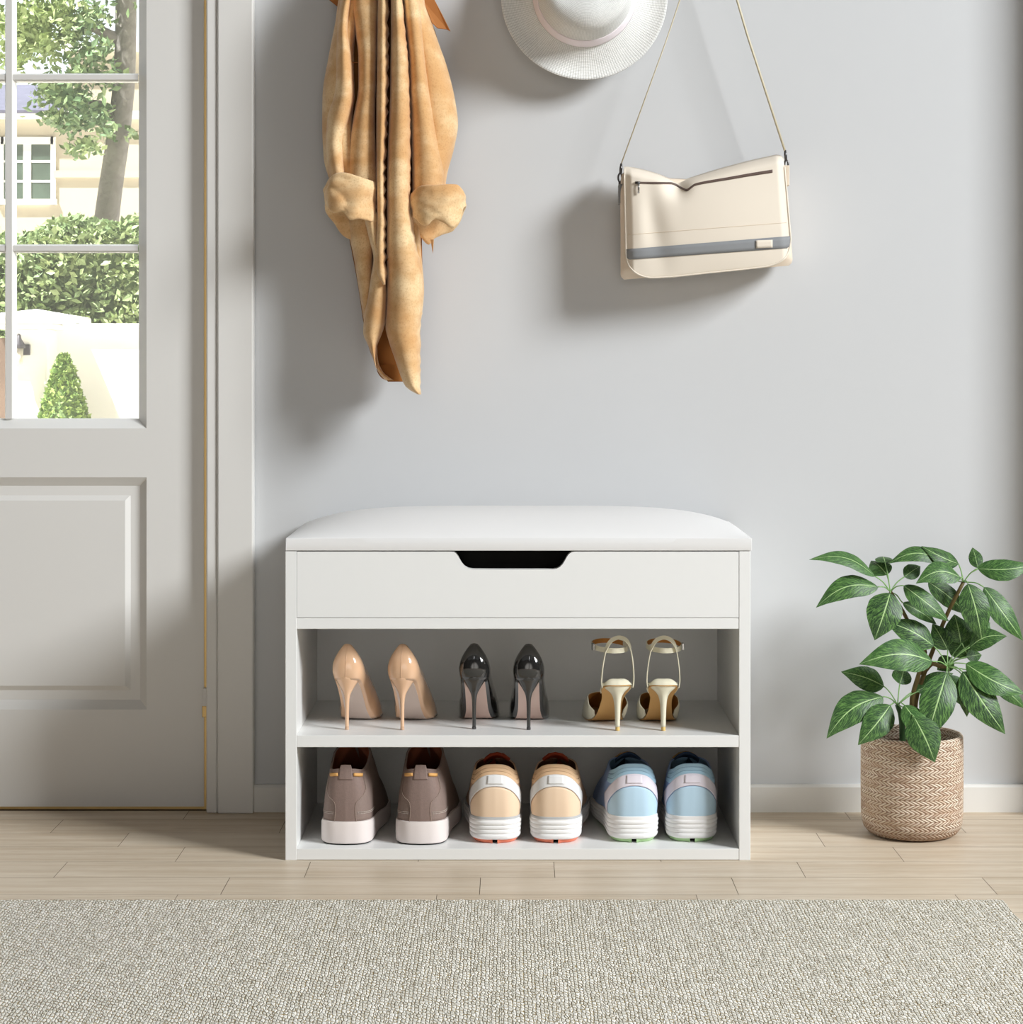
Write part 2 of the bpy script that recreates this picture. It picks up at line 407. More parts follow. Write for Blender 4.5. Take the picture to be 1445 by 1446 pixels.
def foliage(name, a, b, c):
    t = NT(name); nz = t.noise(t.coord('Object'), 9, 3, .7)
    at = t.n('ShaderNodeAttribute'); at.attribute_name = 'tone'
    cc = t.mix(at.outputs['Fac'], lin(a), lin(b)); cc = t.mix(t.mr(nz, .5, .8, 0, .6), cc, lin(c))
    t.set(cc, .5, .4)
    t.p.inputs['Transmission Weight'].default_value = 0
    return t.mat
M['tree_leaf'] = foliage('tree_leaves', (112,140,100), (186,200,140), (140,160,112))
M['hedge_leaf'] = foliage('hedge_leaves', (126,150,104), (190,204,146), (150,172,118))
M['topiary_leaf'] = foliage('topiary_leaves', (104,136,74), (172,194,112), (126,156,88))
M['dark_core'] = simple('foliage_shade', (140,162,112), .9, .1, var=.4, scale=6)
M['bark'] = simple('grey_bark', (150,144,140), .9, .15, var=.35, scale=9, bump=.8, bscale=14, bdist=.02)
M['stucco'] = simple('white_stucco', (248,247,243), .85, .15, var=.02, scale=3)
M['facade'] = simple('cream_facade', (198,190,172), .85, .15, var=.04, scale=1.2)
M['slate'] = simple('slate_roof', (104,104,122), .7, .3, var=.3, scale=4)
M['house_glass'] = simple('dark_house_glass', (84,100,88), .1, .6, var=.5, scale=2.5)
M['paving'] = simple('pale_paving', (226,218,204), .85, .15, var=.05, scale=3)
M['gate_wood'] = simple('brown_gate_wood', (124,106,94), .8, .2, var=.2, scale=8)
M['lantern'] = simple('lantern_metal', (96,94,100), .5, .4, metal=.5)
M['lantern_glass'] = simple('frosted_lantern_glass', (236,228,212), .4, .4)

# ------------------------------------------------------------------ structure
XC0, XC1 = PX(291, 0, -.018).x, PX(358, 0, -.018).x           # door casing
XD = PX(288, 0, 0.004).x                                        # hinge-side edge of the door
DL, DTOP = XD-.86, 2.02
m = MB(); m.box((XC0+.006, 0, 0), (6.0, .14, 3.2)); m.box((-5.0, 0, 0), (DL-.006, .14, 3.2)); m.box((DL-.006, 0, DTOP+.01), (XC0+.006, .14, 3.2))
tag(m.build('wall_back', M['wall'], smooth=False), kind='structure')
m = MB(); m.box((.800, -.085, 0), (.94, 0, 3.2))
tag(m.build('wall_right', M['wall'], smooth=False, bevel=.003), kind='structure')
tag(bx('ceiling', (-4, -5, 3.2), (2.0, .14, 3.28), M['ceiling']), kind='structure')

# floor of staggered planks
PW, PL_, Y0 = .0832, .3135, -.0585
offs = {0: -.151, 1: -.006, 2: -.2115, 3: -.1218, 4: -.2605, 5: -.040}
m = MB(); pid = []
for r in range(-2, 26):
    y1 = Y0-PW*(r-1); y0 = y1-PW
    if y1 > .0: y1 = 0.0
    if y0 >= y1: continue
    of = offs.get(r, (r*.618 % 1)*PL_)
    k0 = int((-1.7-of)/PL_)
    for k in range(k0, k0+17):
        a = of+k*PL_; g = .00035
        if a > .94: break
        m.add([(a+g, y0+g, 0), (a+PL_-g, y0+g, 0), (a+PL_-g, y1-g, 0), (a+g, y1-g, 0)], [(0,1,2,3)]); pid.append(random.random())
m.add([(-1.7, -2.2, -.0012), (1.0, -2.2, -.0012), (1.0, .14, -.0012), (-1.7, .14, -.0012)], [(0,1,2,3)], mi=1); pid.append(0)
fl = m.build('floor', [M['floor'], M['gap']], smooth=False)
at = fl.data.attributes.new('plank', 'FLOAT', 'FACE')
for i, v in enumerate(pid): at.data[i].value = v
tag(fl, kind='structure')

bz = .0388
m = MB()
for a, b in ((XC1, .80),):
    m.add([(a,-.011,0),(b,-.011,0),(b,-.011,bz-.003),(b,-.008,bz),(b,0,bz),(b,0,0),(a,-.011,bz-.003),(a,-.008,bz),(a,0,bz),(a,0,0)],
          [(0,1,2,6),(6,2,3,7),(7,3,4,8),(0,6,7,8,9),(1,5,4,3,2),(0,9,5,1)])
tag(m.build('baseboard_back', M['base'], smooth=False), kind='structure')

# door casing
XS = PX(307, 0, -.018).x
m = MB(); m.box((XS, -.020, 0), (XC1, .0, DTOP+.07)); m.box((XC0, -.0165, 0), (XS-.0006, .03, DTOP+.07))
m.box((DL-.075, -.020, DTOP+.008), (XS, 0, DTOP+.075)); m.box((DL-.075, -.020, 0), (DL-.008, 0, DTOP+.008))
tag(m.build('trim_1', M['white_trim'], smooth=False, bevel=.0022), kind='structure')

# ------------------------------------------------------------------ door
door = bpy.data.objects.new('door_1', None); COL.objects.link(door); door.location = (XD, .004, 0); tag(door, kind='structure')
DO = (XD, .004, 0); FY = .004; TH = .042
def zz(py): return PX(0, py, FY).z
def xx(px): return PX(px, 0, FY).x
gx1, gz0 = xx(207), zz(605); gx0 = DL+.115; gz1 = DTOP-.12
qx1, qz0, qz1 = xx(209), zz(1002), zz(674); qx0 = DL+.115
zb = zz(1139)
m = MB()
m.box((gx1, FY, zb), (XD, FY+TH, DTOP)); m.box((DL, FY, zb), (gx0, FY+TH, DTOP))
m.box((gx0, FY, gz1), (gx1, FY+TH, DTOP)); m.box((gx0, FY, qz1), (gx1, FY+TH, gz0)); m.box((gx0, FY, zb), (gx1, FY+TH, qz0))
m.build('door_frame', M['white_trim'], door, smooth=False, merge=1e-5, origin=DO)
def rings(loops, fill=False):
    """concentric rectangles (x0,x1,z0,z1,y) joined into a moulded surface"""
    b = MB(); v = []; f = []
    for x0, x1, z0, z1, y in loops: v += [(x0,y,z0),(x1,y,z0),(x1,y,z1),(x0,y,z1)]
    for i in range(len(loops)-1):
        for k in range(4): a = i*4+k; c = i*4+(k+1) % 4; f.append((a, c, c+4, a+4))
    if fill: n = len(loops)*4; f.append((n-4, n-3, n-2, n-1))
    return b.add(v, f)
def ins(d, y, base): return (base[0]+d, base[1]-d, base[2]+d, base[3]-d, y)
B = (qx0, qx1, qz0, qz1); px1 = 1.0196e-3
r = rings([ins(-.001, FY+.0002, B), ins(0, FY, B), ins(12.5*px1, FY+.009, B), ins(26*px1, FY+.009, B), ins(33*px1, FY+.004, B)], True)
r.build('lower_panel', M['white_trim'], door, smooth=False, origin=DO)
G = (gx0, gx1, gz0, gz1)
r = rings([ins(0, FY, G), ins(13.5*px1, FY+.015, G), ins(13.5*px1, FY+.03, G)])
r.build('glazing_bead', M['white_trim'], door, smooth=False, origin=DO)
gi = 13.5*px1; gb = (gx0+gi, gx1-gi, gz0+gi, gz1-gi)
m = MB(); m.box((gb[0]-.004, FY+.020, gb[2]-.004), (gb[1]+.004, FY+.024, gb[3]+.004))
m.build('glass_pane', M['glass'], door, smooth=False, origin=DO)
def bar(a, b, vertical):
    (x0, z0), (x1, z1) = a, b; e = .0022; y0, y1 = FY+.009, FY+.030
    b_ = MB()
    if vertical: b_.add([(x0,y1,z0),(x0,y0+.004,z0),(x0+e,y0,z0),(x1-e,y0,z0),(x1,y0+.004,z0),(x1,y1,z0)]+[(x0,y1,z1),(x0,y0+.004,z1),(x0+e,y0,z1),(x1-e,y0,z1),(x1,y0+.004,z1),(x1,y1,z1)],
             [(i, i+1, i+7, i+6) for i in range(5)])
    else:
        y0 += .0012; b_.add([(x0,y1,z0),(x0,y0+.004,z0),(x0,y0,z0+e),(x0,y0,z1-e),(x0,y0+.004,z1),(x0,y1,z1)]+[(x1,y1,z0),(x1,y0+.004,z0),(x1,y0,z0+e),(x1,y0,z1-e),(x1,y0+.004,z1),(x1,y1,z1)],
             [(i, i+1, i+7, i+6) for i in range(5)])
    return b_
def py_bar(z): return z
vx = xx(10.5); pitch = gb[1]+.0055-vx
bars = [((vx-.0065, gb[2]), (vx+.0065, gb[3]), True)]
k = 1
while vx-k*pitch > gb[0]+.03: bars.append(((vx-k*pitch-.0065, gb[2]), (vx-k*pitch+.0065, gb[3]), True)); k += 1
dz = zz(107.5)-zz(350); z = zz(350)
while z < gb[3]-.03: bars.append(((gb[0], z-.0058), (gb[1], z+.0058), False)); z += dz
for a, b, v in bars: bar(a, b, v).build('glazing_bar', M['white_trim'], door, smooth=False, origin=DO)
# brass edge strip, hinge
XB = PX(286, 0, 0).x
m = MB(); m.box((XD-.0005, FY+.002, zz(971)), (XC0+.001, FY+.012, DTOP)); m.box((XD-.0005, FY+.002, .001), (XC0+.001, FY+.012, zz(1012)))
m.box((DL, FY+.004, .0005), (XD, FY+.012, zb))
m.build('brass_edge_strip', M['brass'], door, smooth=False, origin=DO)
h = MB().box((XD-.001, -.004, zz(996)), (XC0+.001, FY+.006, zz(971))).build('hinge', M['white_trim'], door, smooth=False, origin=DO, bevel=.0008)
MB().box((XD-.0018, -.002, zz(1012)), (XC0+.001, FY+.004, zz(996))).build('hinge_knuckle', M['brass'], h, smooth=False, origin=DO, bevel=.0008)
h.parent = door
# the handle on the far (left) stile
hx = DL+.055
h = MB().lathe([(.024, 0), (.024, .004), (.010, .006), (.010, .035), (.0001, .036)], 24)
hv = [(hx+a, FY-c, .95+b) for a, b, c in h.v]; h.v = hv
hk = h.build('door_handle', M['brass'], door, origin=DO)
MB().tube([(hx, FY-.035, .95), (hx+.02, FY-.04, .95), (hx+.11, FY-.04, .948)], .007, 10).build('lever', M['brass'], hk, origin=DO)

# ------------------------------------------------------------------ shoe bench
BX0, BX1 = PX(402.9, 0, -.30).x, PX(1060, 0, -.30).x; BY0, BY1 = -.300, -.0115
bc = thing('shoe_bench', 'white shoe storage bench with padded seat and two open shelves', 'bench', ((BX0+BX1)/2, (BY0+BY1)/2, 0))
BO = bc.location
def zb_(py): return PX(0, py, BY0).z
T_ = .0148
ztop = zb_(778.3); z_s1t, z_s1b = zb_(872), zb_(888.3); z_s2t, z_s2b = zb_(1038.5), zb_(1055.3); z_bt = zb_(1198.6)
def bp(name, a, b, mat='melamine', bev=.0007): return bx(name, a, b, M[mat], bc, bev, BO)
bp('side_panel', (BX0, BY0, 0), (BX0+T_, BY1, ztop)); bp('side_panel', (BX1-T_, BY0, 0), (BX1, BY1, ztop))
ix0, ix1 = BX0+T_, BX1-T_
bp('storage_floor', (ix0, BY0+.0006, z_s1b), (ix1, BY1-.006, z_s1t-.0006)); bp('shelf', (ix0, BY0+.0004, z_s2b), (ix1, BY1-.006, z_s2t))
bp('bottom_panel', (ix0, BY0+.0004, .0005), (ix1, BY1-.006, z_bt)); bp('back_panel', (ix0, BY1-.006, .0005), (ix1, BY1, ztop))
# front panel with the routed hand slot
sl = [(637.5,778.6),(641,779.4),(644,781.5),(646.5,785),(649,790),(652,795.5),(656,800),(661,802.8),(667,804),(700,804.2),(780,804.2),(786,803.2),(791,800.6),(795,796.5),(798,791.5),(801,786),(804,782),(808,779.6),(813,778.6)]
pts = [(PX(a, b, BY0).x, PX(a, b, BY0).z) for a, b in sl]
ftop, fbot = ztop-.0006, z_s1t+.0000
m = MB(); n = len(pts)
for y in (BY0, BY0+T_):
    m.add([(x, y, min(z, ftop)) for x, z in pts]+[(x, y, fbot) for x, z in pts]+[(ix0+.0003, y, ftop), (ix0+.0003, y, fbot), (ix1-.0003, y, ftop), (ix1-.0003, y, fbot)],
          [(i, i+1, n+i+1, n+i) for i in range(n-1)]+[(2*n, 0, n, 2*n+1), (n-1, 2*n+2, 2*n+3, 2*n-1)])
N_ = 2*n+4
for i in range(n-1): m.add([m.v[i], m.v[i+1], m.v[N_+i+1], m.v[N_+i]], [(0,1,2,3)])
for a, b in ((2*n, 0), (n-1, 2*n+2), (2*n+1, 2*n+3)): m.add([m.v[a], m.v[b], m.v[N_+b], m.v[N_+a]], [(0,1,2,3)])
m.build('front_panel', M['melamine'], bc, smooth=False, merge=1e-6, origin=BO)
m = MB(); a = (ix0+.002, BY0+T_+.001, z_s1t+.0005); b = (ix1-.002, BY1-.008, ztop-.0015); t_ = .0015
m.box(a, (b[0], b[1], a[2]+t_)); m.box(a, (a[0]+t_, b[1], b[2])); m.box((b[0]-t_, a[1], a[2]), b); m.box((a[0], b[1]-t_, a[2]), b)
m.box((a[0], a[1]+.012, a[2]), (b[0], a[1]+.0135, b[2]-.0002))
m.build('slot_shade_box', M['plain_black'], bc, smooth=False, origin=BO)  # black box added in the white storage space; paints the shade behind the slot
# padded lid
CX0, CX1 = PX(403.7, 0, BY0).x, PX(1062, 0, BY0).x; cz0 = ztop+.0008; cz1 = zb_(758.5); CY0, CY1 = BY0-.001, BY1
bx('lid_board', (CX0+.004, CY0+.012, cz0-.0004), (CX1-.004, CY1, cz0+.004), M['plain_black'], bc, 0, BO)
def cush(u, v):
    # u across 0..1, v around section: border (rounded edge) handled by radial parameter
    return None
m = MB(); NX, NY = 80, 40
def sp(i, n): t = i/n; return .5-.5*math.cos(PI*t)
v = []
for j in range(NY+1):
    for i in range(NX+1):
        a, b = sp(i, NX)*2-1, sp(j, NY)*2-1
        x = lerp(CX0, CX1, (a+1)/2); y = lerp(CY0, CY1, (b+1)/2)
        hx_ = 1-abs(a)**4.6; hy_ = 1-abs(b)**2.4
        z = cz1-.0015+.0310*(hx_**.8)*(hy_**.8)
        v.append((x, y, z))
f = []
W_ = NX+1
for j in range(NY):
    for i in range(NX): k = j*W_+i; f.append((k, k+1, k+W_+1, k+W_))
m.add(v, f)
ring = [(i) for i in range(W_)]+[j*W_+NX for j in range(1, NY+1)]+[NY*W_+i for i in range(NX-1, -1, -1)]+[j*W_ for j in range(NY-1, 0, -1)]
o0 = len(m.v); R = len(ring)
for q in (.55, 0):
    m.add([(v[i][0], v[i][1], lerp(cz0, v[i][2], q)) for i in ring], [])
for i in range(R):
    j = (i+1) % R
    m.f += [(ring[i], ring[j], o0+j, o0+i), (o0+i, o0+j, o0+R+j, o0+R+i)]; m.m += [0, 0]
m.f.append(tuple(o0+R+i for i in range(R))); m.m.append(0)
m.build('padded_seat', M['vinyl'], bc, origin=BO, bevel=.0025)

# ------------------------------------------------------------------ rug
RX0, RX1, RY0, RY1, RZ = -1.05, .5815, -1.42, -.5215, .0058
rug = MB(); NXr, NYr = 260, 40
def rg(u, v):
    x = lerp(RX0, RX1, u); y = lerp(RY0, RY1, v)
    if v == 1: y += .0012*math.sin(x*1250)
    if u == 1: x += .0012*math.sin(y*900)
    return (x, y, RZ)
rug.grid(rg, NXr, NYr)
top = rug.v[:]; W_ = NXr+1
edge = [(i) for i in range(W_)]+[j*W_+NXr for j in range(1, NYr+1)]+[NYr*W_+i for i in range(NXr-1, -1, -1)]+[j*W_ for j in range(NYr-1, 0, -1)]
o0 = len(rug.v); rug.add([(top[i][0], top[i][1], .0003) for i in edge], [])
for i in range(len(edge)):
    j = (i+1) % len(edge); rug.f.append((edge[i], edge[j], o0+j, o0+i)); rug.m.append(0)
ro = rug.build('woven_rug', M['rug'], smooth=False)
tag(ro, 'flat grey-beige woven rug lying on the wooden floor in front of the bench', 'rug')

# ------------------------------------------------------------------ shoes
class Shoe:
    """upper surface P(a, h): a -1..1 runs toe-heel-toe round the sole edge, h 0..1 sole edge to top line.
    rows: s, By, Bw, Bz, Ty, Tw, Tz, bulge, up   (mm)"""
    def __init__(s, rows, bend=0, k=1.0): s.rows = rows; s.bend = bend; s.k = k
    def P(s, a, h, off=0):
        sg = -1 if a < 0 else 1; q = abs(a)
        By, Bw, Bz, Ty, Tw, Tz, bu, up = interp(s.rows, q)
        e = .01; r0 = interp(s.rows, max(0, q-e)); r1 = interp(s.rows, min(1, q+e))
        ty, tx = r1[0]-r0[0], r1[1]-r0[1]; L = math.hypot(tx, ty) or 1
        nx, ny = ty/L, -tx/L
        Bw, Tw = max(Bw, 0), max(Tw, 0)
        x, y, z = lerp(Bw, Tw, h), lerp(By, Ty, h), lerp(Bz, Tz, h)
        bb = bu*4*h*(1-h)
        x += nx*(bb*(1-up*.7)+off); y += ny*(bb*(1-up*.7)+off); z += bb*up+off*up
        if x < 0: x = 0
        c = s.bend*(y/100)**2
        return Vector((sg*x+c, y, z))*.001*s.k
    def upper(s, mats, parent, solid=.0012, na=96, nh=14, a0=-1, a1=1, name='upper'):
        m = MB(); m.grid(lambda u, v: s.P(lerp(a0, a1, u), v), na, nh, uvf=lambda u, v: (u, v))
        return m.build(name, mats, parent, solid=solid, merge=2e-5, recalc=False)
    def patch(s, name, mat, parent, a0, a1, lo, hi, off=.5, na=40, nh=8, solid=.0004):
        m = MB()
        def fn(u, v):
            a = lerp(a0, a1, u); return s.P(a, lerp(lo(a), hi(a), v), off)
        m.grid(fn, na, nh); return m.build(name, mat, parent, solid=solid)
    def patch_h(s, name, mat, parent, h0, h1, lim, off=.5, na=20, nh=20, solid=.0004):
        m = MB()
        def fn(u, v):
            h = lerp(h0, h1, v); return s.P(lerp(-lim(h), lim(h), u), h, off)
        m.grid(fn, na, nh); return m.build(name, mat, parent, solid=solid)
    def sole_ring(s, q):
        By, Bw, Bz = interp(s.rows, q)[:3]; return By, max(Bw, 0), Bz

def plate(rows_fn, N, scale, dz0, dz1, bend, k=1.0, sy=1.0, s0=0.0, s1=1.0):
    """closed slab that follows the sole edge: scaled inwards, from dz0 to dz1 relative to the sole height"""
    m = MB(); top = []; bot = []
    ss = [lerp(s0, s1, i/N) for i in range(N+1)]
    for q in ss:
        y, w_, z = rows_fn(q); c = bend*(y/100)**2
        top.append(((w_*scale), y, z+dz1, c)); bot.append(((w_*scale), y, z+dz0, c))
    v = []
    for L in (top, bot):
        for x, y, z, c in L:
            for sg in (-1, -.5, 0, .5, 1): v.append(((sg*x+c)*.001*k, y*.001*k, z*.001*k))
    n = (N+1)*5; f = []
    for i in range(N):
        for j in range(4):
            a = i*5+j; f += [(a, a+1, a+6, a+5), (n+a+5, n+a+6, n+a+1, n+a)]
        for j in (0, 4): a = i*5+j; f.append((a, a+5, n+a+5, n+a))
    for i in (0, N):
        for j in range(4): a = i*5+j; f.append((a, a+1, n+a+1, n+a))
    return m.add(v, f)

# ---- stiletto pumps
PUMP = [  # s  By  Bw  Bz   Ty   Tw   Tz  bulge up
 (0.00,  1,  0, 67,  12.5,  0, 112.5, 7.5, 0),
 (0.04,  2,  8, 67,  13,  3.6, 111.8, 7.5, 0),
 (0.10,  7, 14.5, 66,  15,  7.2, 108.5, 7.5, 0),
 (0.18, 18, 17, 62,  23,  10, 101.5, 7, 0),
 (0.30, 42, 17.5, 45,  46, 12.5, 87, 5.5, 0),
 (0.42, 68, 18.5, 19,  74, 16.5, 66, 5, 0),
 (0.52, 88, 23.5, 3.0,  94, 18, 51, 5, .1),
 (0.60, 104, 27.0, 1.6, 110, 14, 44, 6, .3),
 (0.68, 120, 27.5, 1.6, 119, 5, 41, 8, .5),
 (0.72, 128, 26, 1.6, 122, 0, 40, 8, .6),
 (0.85, 152, 17, 2.2, 150, 0, 25, 5, .7),
 (0.95, 168, 7, 3.5, 167, 0, 12, 2, .7),
 (1.00, 174, 0, 5, 174, 0, 6, 0, .5)]
def heel_mesh(rows, N=20):
    """rows: z, half width, half depth, centre y (mm)"""
    m = MB(); nr = 24
    def fn(u, v):
        t = v*nr; hw, hd, cy = interp(rows, lerp(rows[0][0], rows[-1][0], v)); a = 2*PI*u
        c, s_ = math.cos(a), math.sin(a)
        return Vector((hw*c, cy+hd*s_, lerp(rows[0][0], rows[-1][0], v)))*.001
    m.grid(fn, N, nr, closed=True)
    m.f += [tuple(range(N-1, -1, -1)), tuple(nr*N+i for i in range(N))]; m.m += [0, 0]
    return m
def make_pump(name, label, mat, inner, sole, tip):
    root = thing(name, label, 'shoe')
    sh = Shoe(PUMP, bend=0)
    up = sh.upper([mat, inner], root, .0011)
    # margin wrapped under the sole
    m = MB(); m.grid(lambda u, v: (lambda p, q: Vector((p.x*lerp(1, .80, v), p.y+(.0015*v if q < .1 else 0)*(1-q*10), p.z-.0012*v)))(sh.P(u*2-1, 0), abs(u*2-1)), 96, 3)
    m.build('lower_margin', mat, root)
    plate(sh.sole_ring, 60, .80, -1.6, -.4, 0, s0=.085).build('sole', sole, root, smooth=True, angle=40)
    plate(sh.sole_ring, 60, .93, .2, 1.0, 0, s0=.02).build('insole', inner, root, angle=40)
    heel_mesh([(3, 2.5, 2.8, 11), (20, 2.5, 3.0, 11), (36, 2.9, 3.6, 11.5), (45, 4.2, 5.4, 12), (53, 8, 8.5, 13.5), (60, 12.5, 12.4, 15), (67, 16.6, 16.4, 16.6), (71, 17.6, 17.4, 17.2)]).build('stiletto_heel', mat, root)
    heel_mesh([(0, 2.7, 3.0, 11), (1.5, 2.7, 3.0, 11), (3.1, 2.6, 2.9, 11)], 16).build('heel_tip', tip, root)
    # back seam
    m = MB(); m.ribbon([sh.P(0, t/10, .12) for t in range(0, 11)], lambda i: (1, 0, 0), .0007, .0003)
    m.build('back_seam', mat, root)
    return root
ZS1, ZS0 = z_s2t, z_bt
def shelf_point(px, py, z):
    d = (CAM_H-z)*F/(py-VY); return Vector(((px-VX)/F*d, d-CAM_D, z))
def put_pump(px, py):
    p = shelf_point(px, py, ZS1); return Vector((p.x, p.y-.008, ZS1+.0002))
R_ = math.radians
nude = make_pump('stiletto_pump', 'nude patent stiletto pump nearest the left side panel on the upper shelf', M['nude'], M['nude_in'], M['pink_sole'], M['nude_in'])
def place(root, p, rz): root.location = p; root.rotation_euler = (0, 0, rz)
place(nude, put_pump(488.5, 1030.8), R_(-7))
nude['group'] = 'heels on the upper shelf'
dup(nude, put_pump(566.5, 1031.2), R_(-8), 'second nude patent stiletto pump, just left of the black pumps on the upper shelf')
black = make_pump('stiletto_pump', 'black patent stiletto pump beside the nude pumps on the upper shelf', M['black_patent'], M['black_in'], M['pinker_sole'], M['dark_metal'])
place(black, put_pump(669, 1030), R_(-3)); black['group'] = 'heels on the upper shelf'
dup(black, put_pump(746.5, 1031), R_(-1), 'black patent stiletto pump standing next to the cream sandals on the upper shelf')

# ---- ankle-strap sandals
SAN = [
 (0.00,  0,  0, 61,   0,  0, 61, 0, 0),
 (0.05,  2, 10, 61,   2, 10, 61, 0, 0),
 (0.12,  9, 18, 59.5,   9, 18, 59.5, 0, 0),
 (0.20, 22, 20.5, 54,  22, 20, 54, 0, 0),
 (0.32, 46, 15.5, 36,  46, 15, 36, 0, 0),
 (0.42, 68, 18.0, 13,  66, 18.5, 16, 0, 0),
 (0.48, 80, 22.5, 4,  74, 27, 26, 2, 0),
 (0.54, 91, 25.5, 2,  84, 26, 32, 3, .1),
 (0.62, 107, 27.0, 1.6, 104, 21, 34, 4, .2),
 (0.70, 124, 26, 1.6, 122, 8, 34, 6, .5),
 (0.73, 129, 25, 1.6, 126, 0, 34, 7, .6),
 (0.85, 152, 17, 2.0, 150, 0, 23, 5, .7),
 (0.95, 167, 7, 3.0, 166, 0, 11, 2, .7),
 (1.00, 173, 0, 4, 173, 0, 6, 0, .5)]
def make_sandal(label):
    root = thing('ankle_strap_sandal', label, 'shoe', group='heels on the upper shelf')
    sh = Shoe(SAN)
    for a0, a1 in ((.435, 1.0),):
        m = MB()
        m.grid(lambda u, v: sh.P(lerp(a0, a1, u), v), 50, 10); m.grid(lambda u, v: sh.P(lerp(-a1, -a0, u), v), 50, 10)
        m.build('toe_vamp', [M['cream'], M['tan_lining']], root, solid=.0012, merge=2e-5, recalc=False)
    plate(sh.sole_ring, 60, .93, -1.6, 0, 0, s0=.02).build('sole', M['tan_sole'], root, angle=40)
    # padded cream heel seat
    m = MB()
    def seat(u, v):
        a = lerp(-.27, .27, u); y, w_, z = sh.sole_ring(abs(a)); k = 1-v; x = math.copysign(w_, a)*1.03
        return Vector((x*k, lerp(22, y-.3, k), lerp(55, z, k)+10.5*(1-k**4)*(1-sstep(.10, .27, abs(a))*.75)))*.001
    m.grid(seat, 40, 14); m.build('heel_seat', M['cream'], root, merge=1e-5)
    plate(sh.sole_ring, 50, .9, .1, 1.0, 0, s0=.22).build('insole', M['cream'], root, angle=40)
    hl = heel_mesh([(5, 3.1, 3.4, 12), (22, 3.6, 4.0, 12), (36, 4.5, 5.2, 12.5), (44, 6.2, 7.0, 13.5), (50, 10.0, 10, 15), (55, 16.0, 13.4, 16.4), (61.5, 20.0, 16.2, 17.2)]).build('slim_heel', M['cream'], root)
    heel_mesh([(0, 2.9, 3.3, 12), (2.5, 2.9, 3.3, 12), (5.1, 2.8, 3.2, 12)], 16).build('heel_tip', M['gold_tip'], root)
    # heel strap: a loop rising from the two sides of the seat
    path = [(-20.5, 13, 56), (-21.6, 12, 66), (-20.8, 10, 80), (-17.2, 7, 104), (-16.2, 6, 108), (-13.5, 4.5, 114.5), (-8, 3, 120.5), (0, 2, 123)]
    path = path+[(-x, y, z) for x, y, z in reversed(path[:-1])]
    tab = [(i,)+p for i, p in enumerate(path)]
    pts = [Vector(interp(tab, i*(len(path)-1)/48))*.001 for i in range(49)]
    m = MB()
    def wdir(i):
        t = abs(i-24)/24; return (0, 1-sstep(0, .55, 1-t)*.75, sstep(.35, .75, 1-t)*.9)
    m.ribbon(pts, wdir, .0052, .0012); m.build('heel_strap', M['cream'], root, smooth=True, angle=50)
    m = MB(); ring = []
    for i in range(48):
        a = 2*PI*i/48; ring.append(Vector((-3+22.5*math.cos(a)*(1.0 if math.cos(a) > 0 else 1.06), 44-40*math.sin(a), 107-1.5*math.sin(a)))*.001)
    m.ribbon(ring, lambda i: (0, 0, 1), .0066, .0012, closed=True); rg_ = m.build('ankle_strap', M['cream'], root, smooth=True, angle=50)
    m = MB(); m.ribbon([Vector((p.x*.985, p.y*.985+.0007, p.z)) for p in ring], lambda i: (0, 0, 1), .0062, .0006, closed=True); m.build('strap_lining', M['tan_lining'], rg_, smooth=True, angle=50)
    bx('buckle', (-.0295, .030, .1025), (-.0262, .040, .1115), M['silver'], rg_, .0006)
    return root
san = make_sandal('cream ankle-strap sandal beside the black pumps, buckle on its left')
place(san, put_pump(874.5, 1032.3), R_(9))
dup(san, put_pump(937.5, 1032.3), R_(1), 'cream ankle-strap sandal nearest the right side panel, buckle on its right', flip=True)

# ---- taupe leather sneakers
SNK = [
 (0.00,  3,  0, 30,   9,  0, 100, 3, 0),
 (0.06,  5, 15, 30,  10,  9, 99.6, 3, 0),
 (0.12, 11, 25, 30,  14, 16, 98.2, 3, 0),
 (0.20, 26, 31.5, 29,  28, 21.5, 96, 3, 0),
 (0.32, 55, 33.0, 27,  56, 24.5, 98, 3, 0),
 (0.44, 86, 34, 25,  84, 25, 106, 3, 0),
 (0.54, 112, 37.0, 24, 106, 20, 113, 5, .1),
 (0.60, 128, 39.0, 23, 114, 10, 116, 8, .2),
 (0.64, 138, 40, 23, 117, 0, 116, 10, .3),
 (0.76, 168, 39, 23, 156, 0, 88, 10, .6),
 (0.88, 197, 29, 23, 190, 0, 62, 9, .8),
 (0.96, 212, 14, 23, 209, 0, 42, 5, .8),
 (1.00, 217, 0, 23, 216, 0, 32, 2, .6)]
def midsole(sh, prof, name, mat, parent, N=96, s_end=1.0):
    """prof: (z, outward) rows in mm; z measured absolute"""
    m = MB()
    def fn(u, v):
        i = v*(len(prof)-1); k = min(int(i), len(prof)-2); t = i-k
        z, o = lerp(prof[k][0], prof[k+1][0], t), lerp(prof[k][1], prof[k+1][1], t)
        a = u*2-1; q = abs(a); p = sh.P(a, 0, o)
        lift = sh.sole_ring(q)[2]-sh.sole_ring(0)[2]
        return Vector((p.x, p.y, (z+lift*(z/30))*.001*sh.k))
    nv = len(prof)-1
    m.grid(fn, N, nv); 
    # closing sheets
    for j, flip in ((0, 0), (nv, 1)):
        row = [m.v[j*(N+1)+i] for i in range(N+1)]
        for i in range(N//2):
            m.add([row[i], row[i+1], row[N-i-1], row[N-i]], [(0,1,2,3)])
    return m.build(name, mat, parent, merge=2e-5, angle=45)
